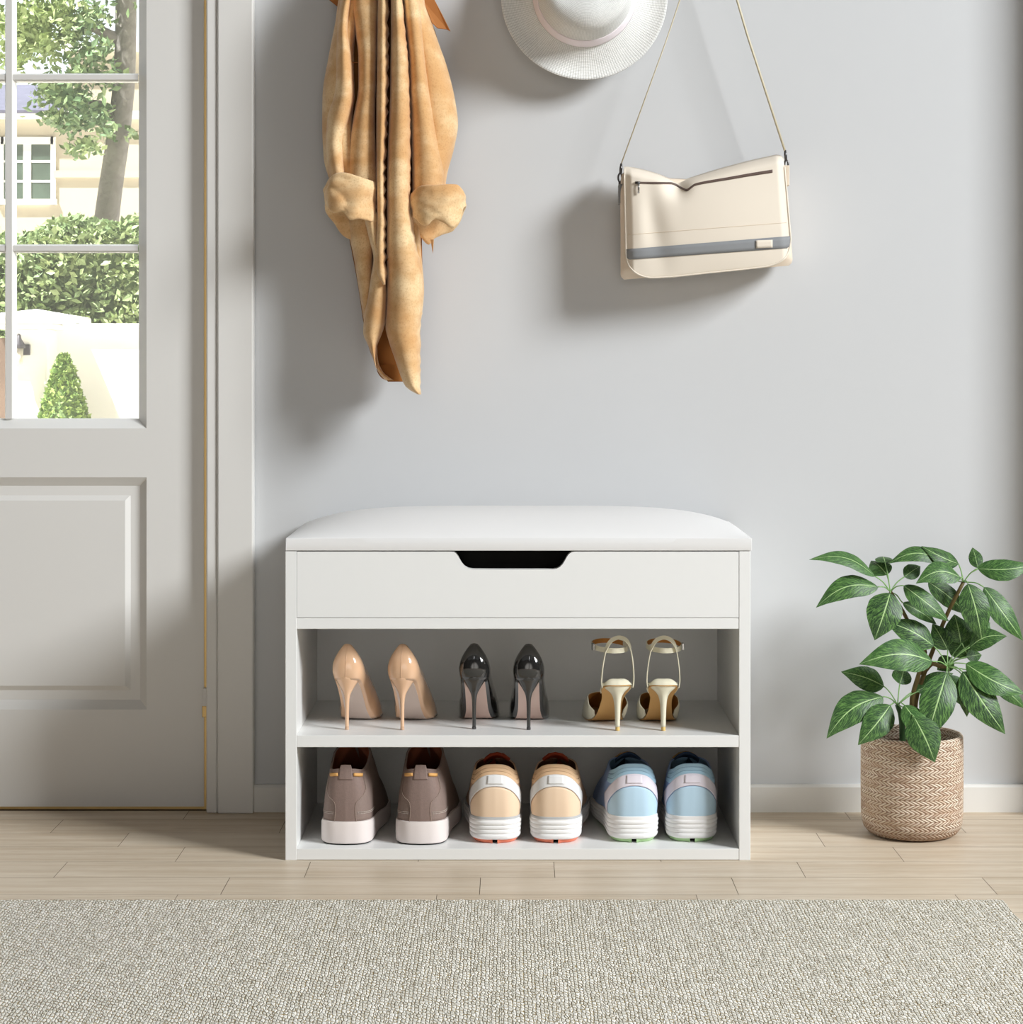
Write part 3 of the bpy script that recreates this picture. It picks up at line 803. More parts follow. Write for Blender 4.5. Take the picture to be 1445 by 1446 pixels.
def stitches(sh, curve, mat, parent, name='stitching', n=40, r=.00032, dash=True, off=1.1):
    m = MB(); P_ = [sh.P(*curve(i/n), off) for i in range(n+1)]
    for i in range(n):
        a, b = P_[i], P_[i+1]
        if dash: b = lerp(a, b, .68)
        m.tube([a, b], r, 5)
    return m
def make_sneaker(label):
    root = thing('leather_sneaker', label, 'shoe', group='shoes on the bottom panel')
    sh = Shoe(SNK, bend=2)
    sh.upper([M['taupe'], M['rust']], root, .0022)
    midsole(sh, [(0.6, .2), (2.0, 2.0), (4, 2.9), (15, 3.0), (27, 2.8), (30.5, 2.0), (31, .2)], 'rubber_sole', M['rubber'], root)
    midsole(sh, [(0, .5), (.8, 1.4), (1.6, 1.6)], 'outsole', M['plain_black'], root)
    midsole(sh, [(34, -2.5), (36, -2.5), (37, -2.5)], 'insole', M['rust'], root)
    lim = lambda h: interp([(0, .062), (.22, .060), (.36, .068), (.52, .13), (.66, .165), (.80, .165), (.97, .160)], h)[0]
    sh.patch_h('back_piece', M['taupe_dark'], root, .0, .985, lim, off=.45, na=24, nh=40)
    sh.patch_h('heel_tab', M['taupe_dark'], root, .80, 1.07, lambda h: .052-.006*sstep(1.0, 1.07, h), off=1.3, na=10, nh=14, solid=.0016)
    for sg in (-1, 1):
        stitches(sh, lambda t, sg=sg: (sg*(lim(t*.82)-.006), t*.82), None, None, n=34).build('back_stitching', M['thread_dim'], root)
    for hh in (.155, .185):
        for sg in (-1, 1):
            stitches(sh, lambda t, sg=sg, hh=hh: (sg*lerp(.068, .32, t), hh), None, None, n=24, off=.45).build('side_stitching', M['thread'], root)
    for sg in (-1, 1):
        m = MB(); m.ribbon([sh.P(sg*lerp(.062, .150, i/8), .895-.0*i, 1.2+.5*math.sin(PI*i/8)) for i in range(9)], lambda i: (0, 0, 1), .0042, .0014)
        m.build('rawhide_lace', M['lace_tan'], root)
    sh.patch('top_binding', M['taupe_dark'], root, -.60, .60, lambda a: .955, lambda a: 1.0, off=.5, na=80, nh=3, solid=.0010)
    # tongue and front laces
    m = MB(); m.grid(lambda u, v: Vector(((u-.5)*.034, lerp(.106, .160, v)-.004*math.cos((u-.5)*PI), lerp(.126, .088, v)-.006*(2*u-1)**2)), 10, 8)
    m.build('tongue', M['taupe'], root, solid=.002)
    for k in range(3):
        y = .122+.014*k; z = .121-.0125*k
        m = MB(); m.tube([(-.021, y+.003, z-.008), (-.01, y, z-.001), (0, y-.001, z+.001), (.01, y, z-.001), (.021, y+.003, z-.008)], .0018, 6); m.build('front_lace', M['lace_tan'], root)
    return root
snk = make_sneaker('taupe leather sneaker nearest the left side panel on the bottom shelf')
def put_shoe(px, py, dx=0):
    p = shelf_point(px, py, ZS0); return Vector((p.x, p.y, ZS0+.0002))
place(snk, put_shoe(487.5, 1194), R_(-1)); snk.scale = (.985, .985, .985)
dup(snk, put_shoe(593.5, 1194), R_(-1), 'taupe leather sneaker standing just left of the peach running shoes')

# ---- running shoes
RUN = [
 (0.00,  3,  0, 31,   8,  0, 103, 4, 0),
 (0.05,  4, 13, 31,   9,  8.5, 102.6, 4, 0),
 (0.11, 10, 24, 31,  12, 17, 100, 4, 0),
 (0.19, 25, 31.0, 31,  24, 24.5, 93, 4, 0),
 (0.30, 52, 31.5, 30,  50, 28.0, 88, 4, 0),
 (0.42, 82, 32, 28,  80, 26.5, 90, 4, 0),
 (0.52, 106, 34.5, 26, 100, 20, 92, 6, .1),
 (0.58, 122, 36.0, 25, 108, 10, 93, 8, .2),
 (0.62, 132, 37, 25, 111, 0, 93, 9, .3),
 (0.75, 163, 36.5, 24, 150, 0, 76, 10, .6),
 (0.87, 192, 29, 23, 185, 0, 60, 9, .8),
 (0.96, 210, 13, 23, 207, 0, 42, 5, .8),
 (1.00, 215, 0, 23, 214, 0, 34, 2, .6)]
def make_runner(label, c):
    root = thing('running_shoe', label, 'shoe', group='shoes on the bottom panel')
    sh = Shoe(RUN, bend=-3)
    sh.upper([c['mesh'], c['lining']], root, .0022)
    t0 = lambda a: abs(a)
    arch = lambda a, top, drop, w: top-drop*min(1.0, abs(a)/w)**2.3
    sh.patch('heel_counter', c['main'], root, -.235, .235, lambda a: .0, lambda a: arch(a, .60, .60, .235), off=.5, na=48, nh=16)
    sh.patch('heel_band', c['band'], root, -.31, .31, lambda a: max(.0, arch(a, .61, .60, .245)), lambda a: arch(a, .825, .14, .16) if abs(a) < .16 else .685-(abs(a)-.16)*1.6+0.0, off=.9, na=60, nh=10)
    sh.patch('pull_tab', c['band'], root, -.050, .050, lambda a: .655, lambda a: .80, off=1.5, na=8, nh=6, solid=.0005)
    for g in range(3):
        lo = lambda a, g=g: lerp(arch(a, .825, .14, .16) if abs(a) < .16 else .685+(abs(a)-.16)*.6, 1.0, g/3); hi = lambda a, g=g: lerp(arch(a, .825, .14, .16) if abs(a) < .16 else .685+(abs(a)-.16)*.6, 1.0, (g+.94)/3)
        sh.patch('padded_collar', c['collar'], root, -.27, .27, lo, hi, off=1.0-.25*g, na=48, nh=5, solid=.0007)
    ridge = [(4.6, -2.5), (5.6, 0.2)]
    for kk in range(4):
        z0 = 7.6+kk*5.75; ridge += [(z0, 1.7+.35*kk), (z0+2.6, 2.7+.3*kk), (z0+4.4, 1.9+.3*kk), (z0+5.0, 1.0+.3*kk)]
    ridge += [(31.5, 2.2), (33, 1.2), (33.4, -.2)]
    midsole(sh, ridge, 'midsole', M['eva'], root)
    midsole(sh, [(31.2, 2.0), (32.6, 2.35), (34.6, 1.7), (35.0, .1)], 'midsole_rim', c['rim'], root)
    midsole(sh, [(35.2, -2.5), (37, -2.5), (38, -2.5)], 'insole', c['lining'], root)
    # outsole in two halves with the groove between them at the heel
    for sg in (-1, 1):
        m = MB()
        def ou(u, v, sg=sg):
            a = sg*lerp(.035, 1, u); z, o = [(0, -5.0), (1.6, -3.0), (3.6, -1.6), (5.8, -1.2)][round(v*3)]
            p = sh.P(a, 0, o); return Vector((p.x, p.y+.001, z*.001))
        m.grid(ou, 60, 3)
        rows_ = m.v[:]
        for base in (0, 3*61):
            for i in range(60):
                p, q = Vector(rows_[base+i]), Vector(rows_[base+i+1]); xi = sg*.0032
                m.add([p, q, (xi, max(q.y, .004), q.z), (xi, max(p.y, .004), p.z)], [(0,1,2,3)])
        p0 = [Vector(rows_[k*61]) for k in range(4)]
        m.add(p0+[Vector((sg*.0032, .004, p.z)) for p in p0], [(k, k+1, k+5, k+4) for k in range(3)])
        m.build('outsole_pad', c['rubber'], root, angle=50, merge=1e-5)
    bx('outsole_core', (-.020, .012, .0008), (.020, .18, .0055), M['plain_black'], root, 0)
    m = MB(); m.grid(lambda u, v: Vector(((u-.5)*.036, lerp(.098, .150, v)-.004*math.cos((u-.5)*PI), lerp(.102, .076, v)-.010*(2*u-1)**2)), 10, 8)
    m.build('tongue', c['tongue'], root, solid=.0025)
    for k in range(3):
        y = .114+.014*k; z = .099-.0100*k
        m = MB(); m.tube([(-.017, y+.004, z-.010), (-.009, y, z-.003), (0, y-.001, z-.001), (.009, y, z-.003), (.017, y+.004, z-.010)], .0016, 6); m.build('lace', c['lace'], root)
    return root
run1 = make_runner('peach running shoe with white heel band, next to the taupe sneakers', dict(mesh=M['peach_mesh'], lining=M['dark_lining'], main=M['peach'], band=M['runner_white'], collar=M['peach_dark'], rim=M['grey_rim'], rubber=M['red_rubber'], tongue=M['red_lining'], lace=M['red_lining']))
place(run1, put_shoe(699, 1192.4), R_(-1))
dup(run1, put_shoe(785, 1192.2), R_(-1), 'peach running shoe with white heel band, next to the blue running shoes', flip=True)
run2 = make_runner('sky blue running shoe with pale heel band, beside the peach running shoes', dict(mesh=M['blue_deep'], lining=M['blue_lining'], main=M['blue'], band=M['runner_lilac'], collar=M['blue_collar'], rim=M['eva'], rubber=M['green_rubber'], tongue=M['navy'], lace=M['tan_lace']))
place(run2, put_shoe(896, 1191.2), R_(1.5))
dup(run2, put_shoe(978.5, 1190.6), R_(0), 'sky blue running shoe nearest the right side panel on the bottom shelf', flip=True)

# ------------------------------------------------------------------ wall hooks (just above the picture)
def hook(px, py, label, rk=.0):
    p = PX(px, py, 0)
    r = thing('coat_hook', label, 'hook', (p.x, 0, p.z), group='hooks on the wall')
    m = MB().lathe([(.014, 0), (.014, .003), (.012, .005), (.0001, .005)], 24); m.v = [(a, -c, b) for a, b, c in m.v]; m.build('hook_plate', M['dark_metal'], r)
    MB().tube([(0, -.004, 0), (0, -.04, -.002), (0, -.062, .004), (0, -.070, .018)], .0045, 10).build('hook_peg', M['dark_metal'], r)
    return r
hook(552, -75, 'dark metal coat hook that the tan coat hangs from')
hook(826, -20, 'dark metal coat hook behind the white hat')
hook(1003, -116, 'dark metal coat hook that holds the bag strap')

# ------------------------------------------------------------------ suede coat
coat = thing('suede_coat', 'long tan suede coat with rolled cuffs hanging on the wall', 'coat', tuple(PX(552, 558, -.05)))
CO = coat.location
def lobe(b, rows, yb, depth, n=28, nv=60, power=.75, wr=.0018, seed=0, back=.012, lean=0, ruffle=0):
    yb = yb+.022
    """one hanging fold. rows: (py, left px, right px[, depth factor]); yb: where its back lies in front of the wall"""
    rows = [r if len(r) == 4 else r+(1.0,) for r in rows]
    p0, p1 = rows[0][0], rows[-1][0]
    def fn(u, v):
        py = lerp(p0, p1, v); xl, xr, df = interp(rows, py)
        a = 2*PI*u; c, s_ = math.cos(a), math.sin(a)
        fx_ = .5+.5*math.copysign(abs(c)**.9, c)
        px = lerp(xl, xr, fx_)
        if s_ >= 0: y = -(yb+depth*df*(s_**power)*(1+lean*(fx_-.5)))
        else: y = -(yb-back*(abs(s_)**.6))
        y = min(y, -.004)
        p = PX(px, py, y)
        nz = noise.noise(Vector((p.x*34+seed, p.y*20, p.z*13)))*wr+noise.noise(Vector((p.x*90+seed, p.y*60, p.z*45)))*wr*.35
        p.y -= nz*max(0, s_)
        if ruffle and fx_ > .5: p.x += ruffle*math.sin(p.z*330+2*math.sin(p.z*70))*(fx_-.5)*2
        return p
    o0 = len(b.v)
    b.grid(fn, n, nv, closed=True)
    b.f += [tuple(o0+i for i in range(n-1, -1, -1)), tuple(o0+nv*n+i for i in range(n))]; b.m += [0, 0]
    return b
UP = -70
def top_ext(r): return r
# back of the coat
m = MB(); lobe(m, [(UP, 515, 590), (0, 482, 604), (90, 472, 622), (180, 470, 632), (250, 476, 626), (330, 492, 596), (400, 505, 597), (480, 518, 592), (520, 533, 588), (539, 548, 577)], .022, .012, n=32, nv=70, wr=.003, seed=3, back=.010)
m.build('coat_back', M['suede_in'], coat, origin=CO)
# sleeves
m = MB()
lobe(m, [(UP, 505, 535), (0, 478, 512), (31, 473.5, 505), (80, 464, 500), (135, 455.5, 500), (176, 455, 498), (225, 457.5, 505), (262, 468, 520)], .030, .045, seed=11, lean=.5)
lobe(m, [(UP, 512, 530), (0, 481, 497), (40, 476, 493), (80, 474, 498), (110, 473, 500), (135, 470, 501), (165, 462, 496), (200, 460, 486), (262, 468, 490)], .045, .046, seed=15, wr=.003)
lobe(m, [(UP, 524, 542), (0, 496, 534), (45, 502, 533), (84, 506, 532), (120, 506, 531), (166, 499, 530), (210, 493, 531), (262, 489, 534)], .052, .040, seed=19)
m.build('sleeve', M['suede'], coat, origin=CO)
m = MB()
lobe(m, [(UP, 560, 598), (0, 580, 600), (35, 583, 611), (62, 586, 620), (93, 588, 631), (145, 592, 643.5), (176, 595, 647), (207, 598, 642), (250, 600, 631), (275, 600, 628)], .030, .050, seed=23, lean=-.3)
lobe(m, [(UP, 562, 580), (0, 568.5, 594), (45, 573, 598), (85, 577, 602), (130, 578, 608), (166, 580, 614), (210, 581, 622), (250, 582, 628), (275, 582, 628)], .052, .048, seed=27, wr=.0025)
m.build('sleeve', M['suede'], coat, origin=CO)
# front edges
m = MB(); lobe(m, [(UP, 538, 550), (0, 533.5, 548.5), (80, 532.5, 548.5), (166, 531.5, 547), (250, 531.5, 544), (310, 532, 545), (350, 529.5, 545), (385, 530, 546), (402, 540, 546.5)], .070, .034, seed=31, ruffle=.0018, wr=.001)
m.build('front_edge', M['suede'], coat, origin=CO)
m = MB()
lobe(m, [(UP, 551, 566), (0, 552, 569.5), (45, 552, 573.5), (85, 551.5, 577.5), (130, 551, 579.5), (166, 549.5, 580.5), (220, 547.5, 580.5), (280, 546.5, 580), (320, 546.3, 584), (345, 546, 588), (400, 547, 598), (430, 546, 597.5), (462, 544.5, 594), (480, 548.5, 594), (508, 558, 594), (530, 565.5, 594), (547, 573.5, 594), (557, 590, 594.5)], .066, .046, nv=110, seed=35, ruffle=.0007, wr=.0022)
m.build('front_panel', M['suede'], coat, origin=CO)
m = MB()
lobe(m, [(300, 512, 534), (340, 522, 534), (365, 527.5, 542), (390, 524, 545), (420, 519.5, 546.5), (450, 514, 545.5), (470, 513, 540), (490, 521, 532.5), (508, 527, 530.5), (520, 531, 532)], .060, .036, seed=39, wr=.0022)
m.build('front_panel', M['suede'], coat, origin=CO)
m = MB(); lobe(m, [(290, 486, 530), (330, 492.5, 530), (357, 498.5, 528), (400, 505.5, 526), (450, 513.5, 524), (480, 519, 532), (508, 527, 534), (525, 534, 541), (537, 544, 556)], .030, .034, seed=41, wr=.003)
m.build('side_panel', M['suede'], coat, origin=CO)
m = MB(); lobe(m, [(300, 570, 594), (346, 580, 594.5), (409, 585, 599), (448, 585, 595.5), (465, 582, 589.5)], .034, .034, seed=43, wr=.003)
m.build('side_panel', M['suede'], coat, origin=CO)
# lower hem, curling round inside
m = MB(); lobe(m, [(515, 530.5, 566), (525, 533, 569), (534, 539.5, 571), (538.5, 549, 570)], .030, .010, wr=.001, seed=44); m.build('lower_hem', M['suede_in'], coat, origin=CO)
# rolled cuffs
def cuff(x0, x1, top, bot, fro, yb, dep, seed):
    """a turned-back sleeve end: outer roll, ragged lower edge, then back up inside"""
    m = MB(); sec = [(.03, .72), (.0, .80), (-.05, .90), (-.03, .98), (.06, 1.03), (.2, 1.06), (.35, 1.05), (.5, 1.03), (.65, 1.03), (.8, 1.04), (.92, 1.03), (.985, .98), (1.0, .92), (.97, .84), (.85, .76), (.6, .68), (.35, .55)]
    cx_, hw = (x0+x1)/2, (x1-x0)/2
    tab = [(i,)+q for i, q in enumerate(sec)]
    def fn(u, v):
        z, k = interp(tab, v*(len(sec)-1)); a = 2*PI*u; c, s_ = math.cos(a), math.sin(a)
        cc_ = math.copysign(abs(c)**.85, c); px = cx_+hw*.96*k*cc_
        pxe = cx_+hw*min(1, max(-1, cc_))
        t_, b_ = interp(top, pxe)[0], interp(bot, pxe)[0]
        b_ = lerp(b_, interp(fro, pxe)[0], .5+.5*math.copysign(abs(s_)**.5, s_))
        py = lerp(t_, b_, z)
        y = -(yb+.022+dep*.5+dep*.5*k*math.copysign(abs(s_)**.8, s_))
        p = PX(px, py, min(y, -.01))
        q = Vector((p.x*38+seed, p.y*38, p.z*38)); nz = noise.noise(q); n2 = noise.noise(q*2.3+Vector((9, 0, 0)))
        rid = (1-abs(noise.noise(q*.8+Vector((0, 5, seed)))))**4
        f = min(1, max(0, (z+.05)*4))
        dr = Vector((c, -s_*1.0, 0)); p += dr*(nz*.0045+n2*.0012-rid*.0030)*f
        p.z += (noise.noise(q*.9+Vector((0, 0, 7)))*.006)*max(0, z-.3)
        return p
    m.grid(fn, 72, 64, closed=True); m.build('cuff', M['suede'], coat, origin=CO)
cuff(457, 533, [(457, 264), (463, 253), (472, 247.5), (480, 246), (505, 251), (533, 259)], [(457, 292), (468, 314), (483, 331), (496, 337), (512, 328), (522, 322), (533, 317)], [(457, 285), (468, 303), (482, 301), (495, 313), (510, 309), (533, 314)], .040, .075, 51)
cuff(579.5, 659.5, [(579, 274), (588, 266), (600, 263.5), (648, 263), (655, 268), (660, 276)], [(579, 312), (586, 330), (594, 342), (604, 345), (612, 336), (626, 331), (640, 327), (652, 314), (660, 292)], [(579, 304), (590, 316), (600, 318), (612, 311), (625, 315), (640, 322), (652, 312), (660, 290)], .040, .075, 57)
# seams
m = MB()
def seam(pts_, y): m.tube([PX(a, b, -y) for a, b in pts_], .0006, 5)
seam([(493, 86), (500, 88.5), (506, 88)], .089); seam([(507, 84), (516, 84), (524, 87), (531, 92)], .0935)
seam([(579.5, 312), (570, 330), (560, 347), (550, 362), (547, 368)], .112)
seam([(529, 365), (537, 382), (545, 398)], .099)
seam([(614, 62), (613, 80), (611, 98)], .0775)
m.build('seam', M['suede_strap'], coat, origin=CO)
# straps of the collar, tip of the belt
def flag(poly, y, th, name, mat):
    b = MB(); n_ = len(poly); v = [PX(a, c, -y-.004*math.sin(i)) for i, (a, c) in enumerate(poly)]
    b.add(v+[p+Vector((0, th, 0)) for p in v], [tuple(range(n_)), tuple(range(2*n_-1, n_-1, -1))]+[(i, (i+1) % n_, n_+(i+1) % n_, n_+i) for i in range(n_)])
    return b.build(name, mat, coat, smooth=False, origin=CO, bevel=.0008)
flag([(588, -45), (606, -40), (614, 0), (625, 21), (636.5, 44.5), (631.5, 41.5), (618, 40), (610, 32), (598, 2)], .066, .003, 'collar_strap', M['suede_strap'])
flag([(602, 20), (610, 33), (615, 45), (620, 63), (617, 60), (609, 44)], .050, .003, 'collar_strap', M['suede_in'])
flag([(492, -25), (480, -10), (464, -1), (470, 4), (477, 9.5), (488, 4)], .040, .003, 'collar_strap', M['suede_strap'])
flag([(608, 338), (613, 338), (611.5, 358.5), (610, 350)], .078, .002, 'belt_tip', M['suede'])
# hanging loop and collar above the picture
m = MB(); lobe(m, [(-100, 530, 574), (-90, 522, 582), (-75, 514, 592), (-60, 512, 594)], .03, .06, nv=14, seed=61); m.build('collar', M['suede'], coat, origin=CO)

# ------------------------------------------------------------------ hat
HD = .052
hc = PX(825.5, -6, -HD)
hat = thing('straw_hat', 'round white woven hat with a pale pink ribbon hanging on the wall', 'hat', tuple(hc))
prof = [(.1172, -.006), (.1178, -.0045), (.1172, -.003)]
for i in range(1, 15): t = i/14; prof.append((lerp(.1172, .0720, t), -.003+.006*t-.005*math.sin(PI*t)))
for t in (.3, .6, 1): prof.append((lerp(.0720, .0690, t), lerp(.003, .010, t)))
for i in range(1, 9): t = i/8; prof.append((lerp(.0690, .0605, t**1.0), lerp(.010, .062, t)))
for i in range(1, 12):
    a = i/11*PI/2; prof.append((.0605-.0605*(1-math.cos(a)**.8) if False else .0605*math.cos(a)**.75, .062+.028*math.sin(a)))
m = MB(); n = 160; ln = [0]
for i in range(1, len(prof)): ln.append(ln[-1]+math.hypot(prof[i][0]-prof[i-1][0], prof[i][1]-prof[i-1][1]))
def crown(u, t):
    i = round(t*(len(prof)-1)); r_, q = prof[i]; a = 2*PI*u
    x, z = r_*math.cos(a), r_*math.sin(a)
    if q > .02:
        k = sstep(.025, .085, q)
        q -= k*(.014*math.exp(-((x)/.024)**2)*sstep(-.045, .02, z))                         # crease along the crown
        dx = -.026; q -= k*.018*math.exp(-((x-dx)/.020)**2-((z-.012)/.030)**2)
        dx = .030; q -= k*.008*math.exp(-((x-dx)/.02)**2-((z-.005)/.035)**2)
    else: q += .004*math.sin(a*2+.6)*sstep(.08, .1175, r_)
    return Vector((x, -q, z))
m.grid(crown, n, len(prof)-1, closed=False, uvf=lambda u, t: (u, ln[round(t*(len(prof)-1))]/.0022))
m.build('woven_body', M['straw'], hat, solid=.0016, merge=1e-6)
m = MB()
m.grid(lambda u, v: (lambda a, r_, q: Vector((r_*math.cos(a), -q, r_*math.sin(a))))(2*PI*u, *[(.0735, .0070), (.0724, .0100), (.0702, .0165), (.0680, .0225), (.0672, .0235)][round(v*4)]), 96, 4, closed=True)
m.build('ribbon', M['ribbon'], hat, solid=.0008)

# ------------------------------------------------------------------ messenger bag
bag = thing('messenger_bag', 'cream messenger bag with grey stripe hanging by a thin strap on the wall', 'bag', tuple(PX(998, 385, -.05)))
BGO = bag.location
TOPC = [(881.5,235), (890,235.6), (908,239), (929,245), (944,251), (953,255.5), (958,256.5), (964,254.5), (975,250.6), (1016,238), (1058,226.8), (1085,220.8), (1097.5,218.4), (1103,219.5), (1107,224)]
BOTC = [(884.5,360), (885.6,367), (888,374), (893,381), (900,386.5), (909,390.3), (920,392), (940,391.2), (1000,385.2), (1060,379), (1085,375.8), (1098,371.5), (1107,366), (1113,357), (1116,346), (1117,338)]
def fy(s, t, px, py):
    roll = 1-(1-min(1, t/.09))**2
    y = -.034-.052*math.sqrt(max(0, roll))
    y -= .010*math.sin(PI*min(1, max(0, s)))*math.sin(PI*min(1, t*1.0))**.8
    y += .016*math.exp(-((px-956)/14)**2-((py-262)/15)**2)             # pinch under the zip
    y += .0045*math.exp(-((px-920-(py-300)*.2)/16)**2-((py-315)/55)**2) # soft hollow on the left
    y -= .0025*math.exp(-((px-905)/12)**2-((py-300)/60)**2)
    e = min(s, 1-s); y += .006*(1-sstep(0, .05, e))
    return y
def flap(s, t, off=0):
    tx = lerp(881.5, 1107, s); bx_ = lerp(884.5, 1117, s)
    ty = interp(TOPC, tx)[0]; by = interp(BOTC, bx_)[0]
    px = lerp(tx, bx_, t); py = lerp(ty, by, t)
    px += 2.5*math.sin(PI*t)*(1 if s > .9 else 0)*sstep(.9, 1, s)*0
    p = PX(px, py, fy(s, t, px, py)-off); return p
def flap_at(px, py, off):
    t = .5
    for _ in range(12):
        s = (px-lerp(881.5, 884.5, t))/(lerp(1107, 1117, t)-lerp(881.5, 884.5, t)); s = max(0, min(1, s))
        ty = interp(TOPC, lerp(881.5, 1107, s))[0]; by = interp(BOTC, lerp(884.5, 1117, s))[0]
        t = max(0, min(1, (py-ty)/(by-ty)))
    return flap(s, t, off)
m = MB(); m.grid(lambda u, v: flap(.5-.5*math.cos(PI*u), v), 110, 60); m.build('flap', M['bag'], bag, solid=.0022, origin=BGO)
def strip(name, mat, f0, f1, x0, x1, off, n=60, k=3, solid=.0008):
    b = MB(); b.grid(lambda u, v: flap_at(lerp(x0(v), x1(v), u), lerp(f0(lerp(x0(v), x1(v), u)), f1(lerp(x0(v), x1(v), u)), v), off), n, k)
    return b.build(name, mat, bag, solid=solid, origin=BGO)
lin_ = lambda a, b: (lambda x: lerp(a[1], b[1], (x-a[0])/(b[0]-a[0])))
strip('grey_stripe', M['grey_stripe'], lin_((885.5, 351.9), (1116.7, 333.2)), lin_((886.7, 366.8), (1116.7, 350.2)), lambda v: 883.9+v*1.2, lambda v: 1116.6-v*.8, .0009)
strip('label_patch', M['bag'], lin_((1068, 339.4), (1091, 338.6)), lin_((1068, 350.6), (1091, 349.6)), lambda v: 1068, lambda v: 1091.3, .0026, n=8)
ZC = [(897,257.8), (920,258.3), (936,258.4), (948,258.7), (956,261.5), (963,265.6), (969.8,268.3), (976,264.6), (981,261), (990,258.6), (1030,251.8), (1060,246.5), (1091.3,241.6)]
b = MB(); b.grid(lambda u, v: flap_at(lerp(897, 1091.3, u), interp(ZC, lerp(897, 1091.3, u))[0]+(v-.5)*lerp(2.6, 4.4, u), .0008), 90, 2); b.build('zipper', M['zip'], bag, solid=.0005, origin=BGO)
b = MB(); b.tube([flap_at(897, 258, .002), flap_at(904, 258, .0022)], .0019, 8); zs = b.build('zipper_slider', M['dark_metal'], bag, origin=BGO)
b = MB(); b.tube([flap_at(902, 259, .003), flap_at(902, 264, .004), flap_at(902, 273, .003)], .0014, 8); b.build('zipper_pull', M['silver'], zs, origin=BGO)
b = MB(); b.tube([flap_at(x, lerp(331.5, 314, (x-886)/(1114-886)), .0001) for x in range(887, 1114, 4)], .00045, 5); b.build('flap_seam', M['bag_side'], bag, origin=BGO)
# stitched raised edge of the flap
edge_pts = [flap(0, v/20, 0) for v in range(2, 20)]+[flap(.5-.5*math.cos(PI*u/60), 1, 0) for u in range(61)]+[flap(1, v/20, 0) for v in range(19, 1, -1)]
b = MB(); b.tube(edge_pts, .0013, 6); b.build('flap_edge', M['bag'], bag, origin=BGO)
# body behind the flap
BL = [(236, 881, 1106), (250, 877, 1108), (280, 876, 1111), (320, 876.5, 1115), (360, 876.5, 1118.5), (374, 876.5, 1119.5)]
def body(u, v):
    a = 2*PI*u; c, s_ = math.cos(a), math.sin(a)
    tlt = lambda px: -(px-998)*.085
    py = lerp(238, 385, v); xl, xr = interp(BL, py-2); rc_ = 5*sstep(.95, 1, v)**2; xl += rc_; xr -= rc_
    e = .16; fx_ = .5+.5*math.copysign(abs(c)**e, c); px = lerp(xl, xr, fx_)
    yy = -.044-.034*math.copysign(abs(s_)**.35, s_)*(1-.25*sstep(.9, 1, v))*sstep(-.10, .30, v)
    if s_ > 0: yy += .045*math.exp(-((px-956)/40)**2-((py-250)/45)**2)
    pyy = py+tlt(px)*(1 if v > .25 else 0)*sstep(.1, .5, v)
    ty = interp(TOPC, min(1106, max(882, px)))[0]+9
    pyy = max(pyy, ty+v*10) if v < .5 else pyy
    dz = sstep(.93, 1, v)*1.0
    return PX(px, pyy, yy)
b = MB(); b.grid(body, 80, 36, closed=True); nb = len(b.v)
for o_ in (0, 36*80):
    for i in range(40): b.f.append((o_, o_+1, o_+79) if i == 0 else (o_+39, o_+40, o_+41) if i == 39 else (o_+i, o_+i+1, o_+79-i, o_+80-i)); b.m.append(0)
b.build('bag_body', M['bag_side'], bag, origin=BGO, bevel=.003)
# side loops, clips and strap
hp = PX(1003, -112, -.05)
SA, SB = PX(877.3, 232, -.048), PX(1108.8, 213, -.048)
m = MB(); m.tube([SA, lerp(SA, hp, .5)+Vector((0, -.0, 0)), hp+Vector((-.005, 0, 0)), hp+Vector((0, 0, .003)), hp+Vector((.005, 0, 0)), lerp(SB, hp, .5), SB], [.0009, .0009, .0012, .0014, .0016, .0017, .0017], 8)
m.build('shoulder_strap', M['cord'], bag, origin=BGO)
for side, A in ((-1, SA), (1, SB)):
    pxa = 877 if side < 0 else 1109.5; pya = 232 if side < 0 else 213
    q = lambda dx, dy, y=-.048: PX(pxa+side*dx, pya+dy, y)
    m = MB(); m.tube([q(-.5, -1), q(0, 6), q(.6, 13)], [.0016, .0022, .0018], 8)
    ring = [q(1.2+2.6*math.cos(a), 19+6*math.sin(a), -.048) for a in [2*PI*i/14 for i in range(15)]]; m.tube(ring, .0013, 6, cap=False)
    m.tube([q(1, 24), q(1.4, 31)], [.0026, .0020], 8)
    st = m.build('strap_clip', M['dark_metal'], bag, origin=BGO)
    if side < 0: bx('strap_loop', tuple(PX(874.2, 287, -.062)), tuple(PX(877.5, 262, -.034)), M['grey_stripe'], bag, .0008, BGO)
    else: bx('strap_loop', tuple(PX(1106.5, 262, -.062)), tuple(PX(1111.5, 236, -.034)), M['bag_side'], bag, .0008, BGO)

# ------------------------------------------------------------------ potted plant
pc = Vector((PX(1288, 0, -.144).x, -.144, 0)); PR, PH = .0690, .1375
plant = thing('potted_plant', 'green umbrella plant with large veined leaves in a woven basket pot', 'plant', tuple(pc))
prof = [(.0001, .0004), (.045, .0004), (.054, .0010), (.0605, .0042), (.0655, .0105), (.0680, .019), (.0688, .03), (.0692, .07), (.0692, .110), (.0690, .1300), (.0686, .1355), (.0668, .1375), (.0648, .1372), (.0632, .1345), (.0628, .128), (.0625, .11)]
m = MB(); m.grid(lambda u, t: (lambda r_, z, a: (r_*math.cos(a), r_*math.sin(a), z))(*prof[round(t*(len(prof)-1))], 2*PI*u-PI/2+.0), 96, len(prof)-1, uvf=lambda u, t: (u, prof[round(t*(len(prof)-1))][1]))
m.build('basket_pot', M['basket'], plant, merge=1e-6)
m = MB()
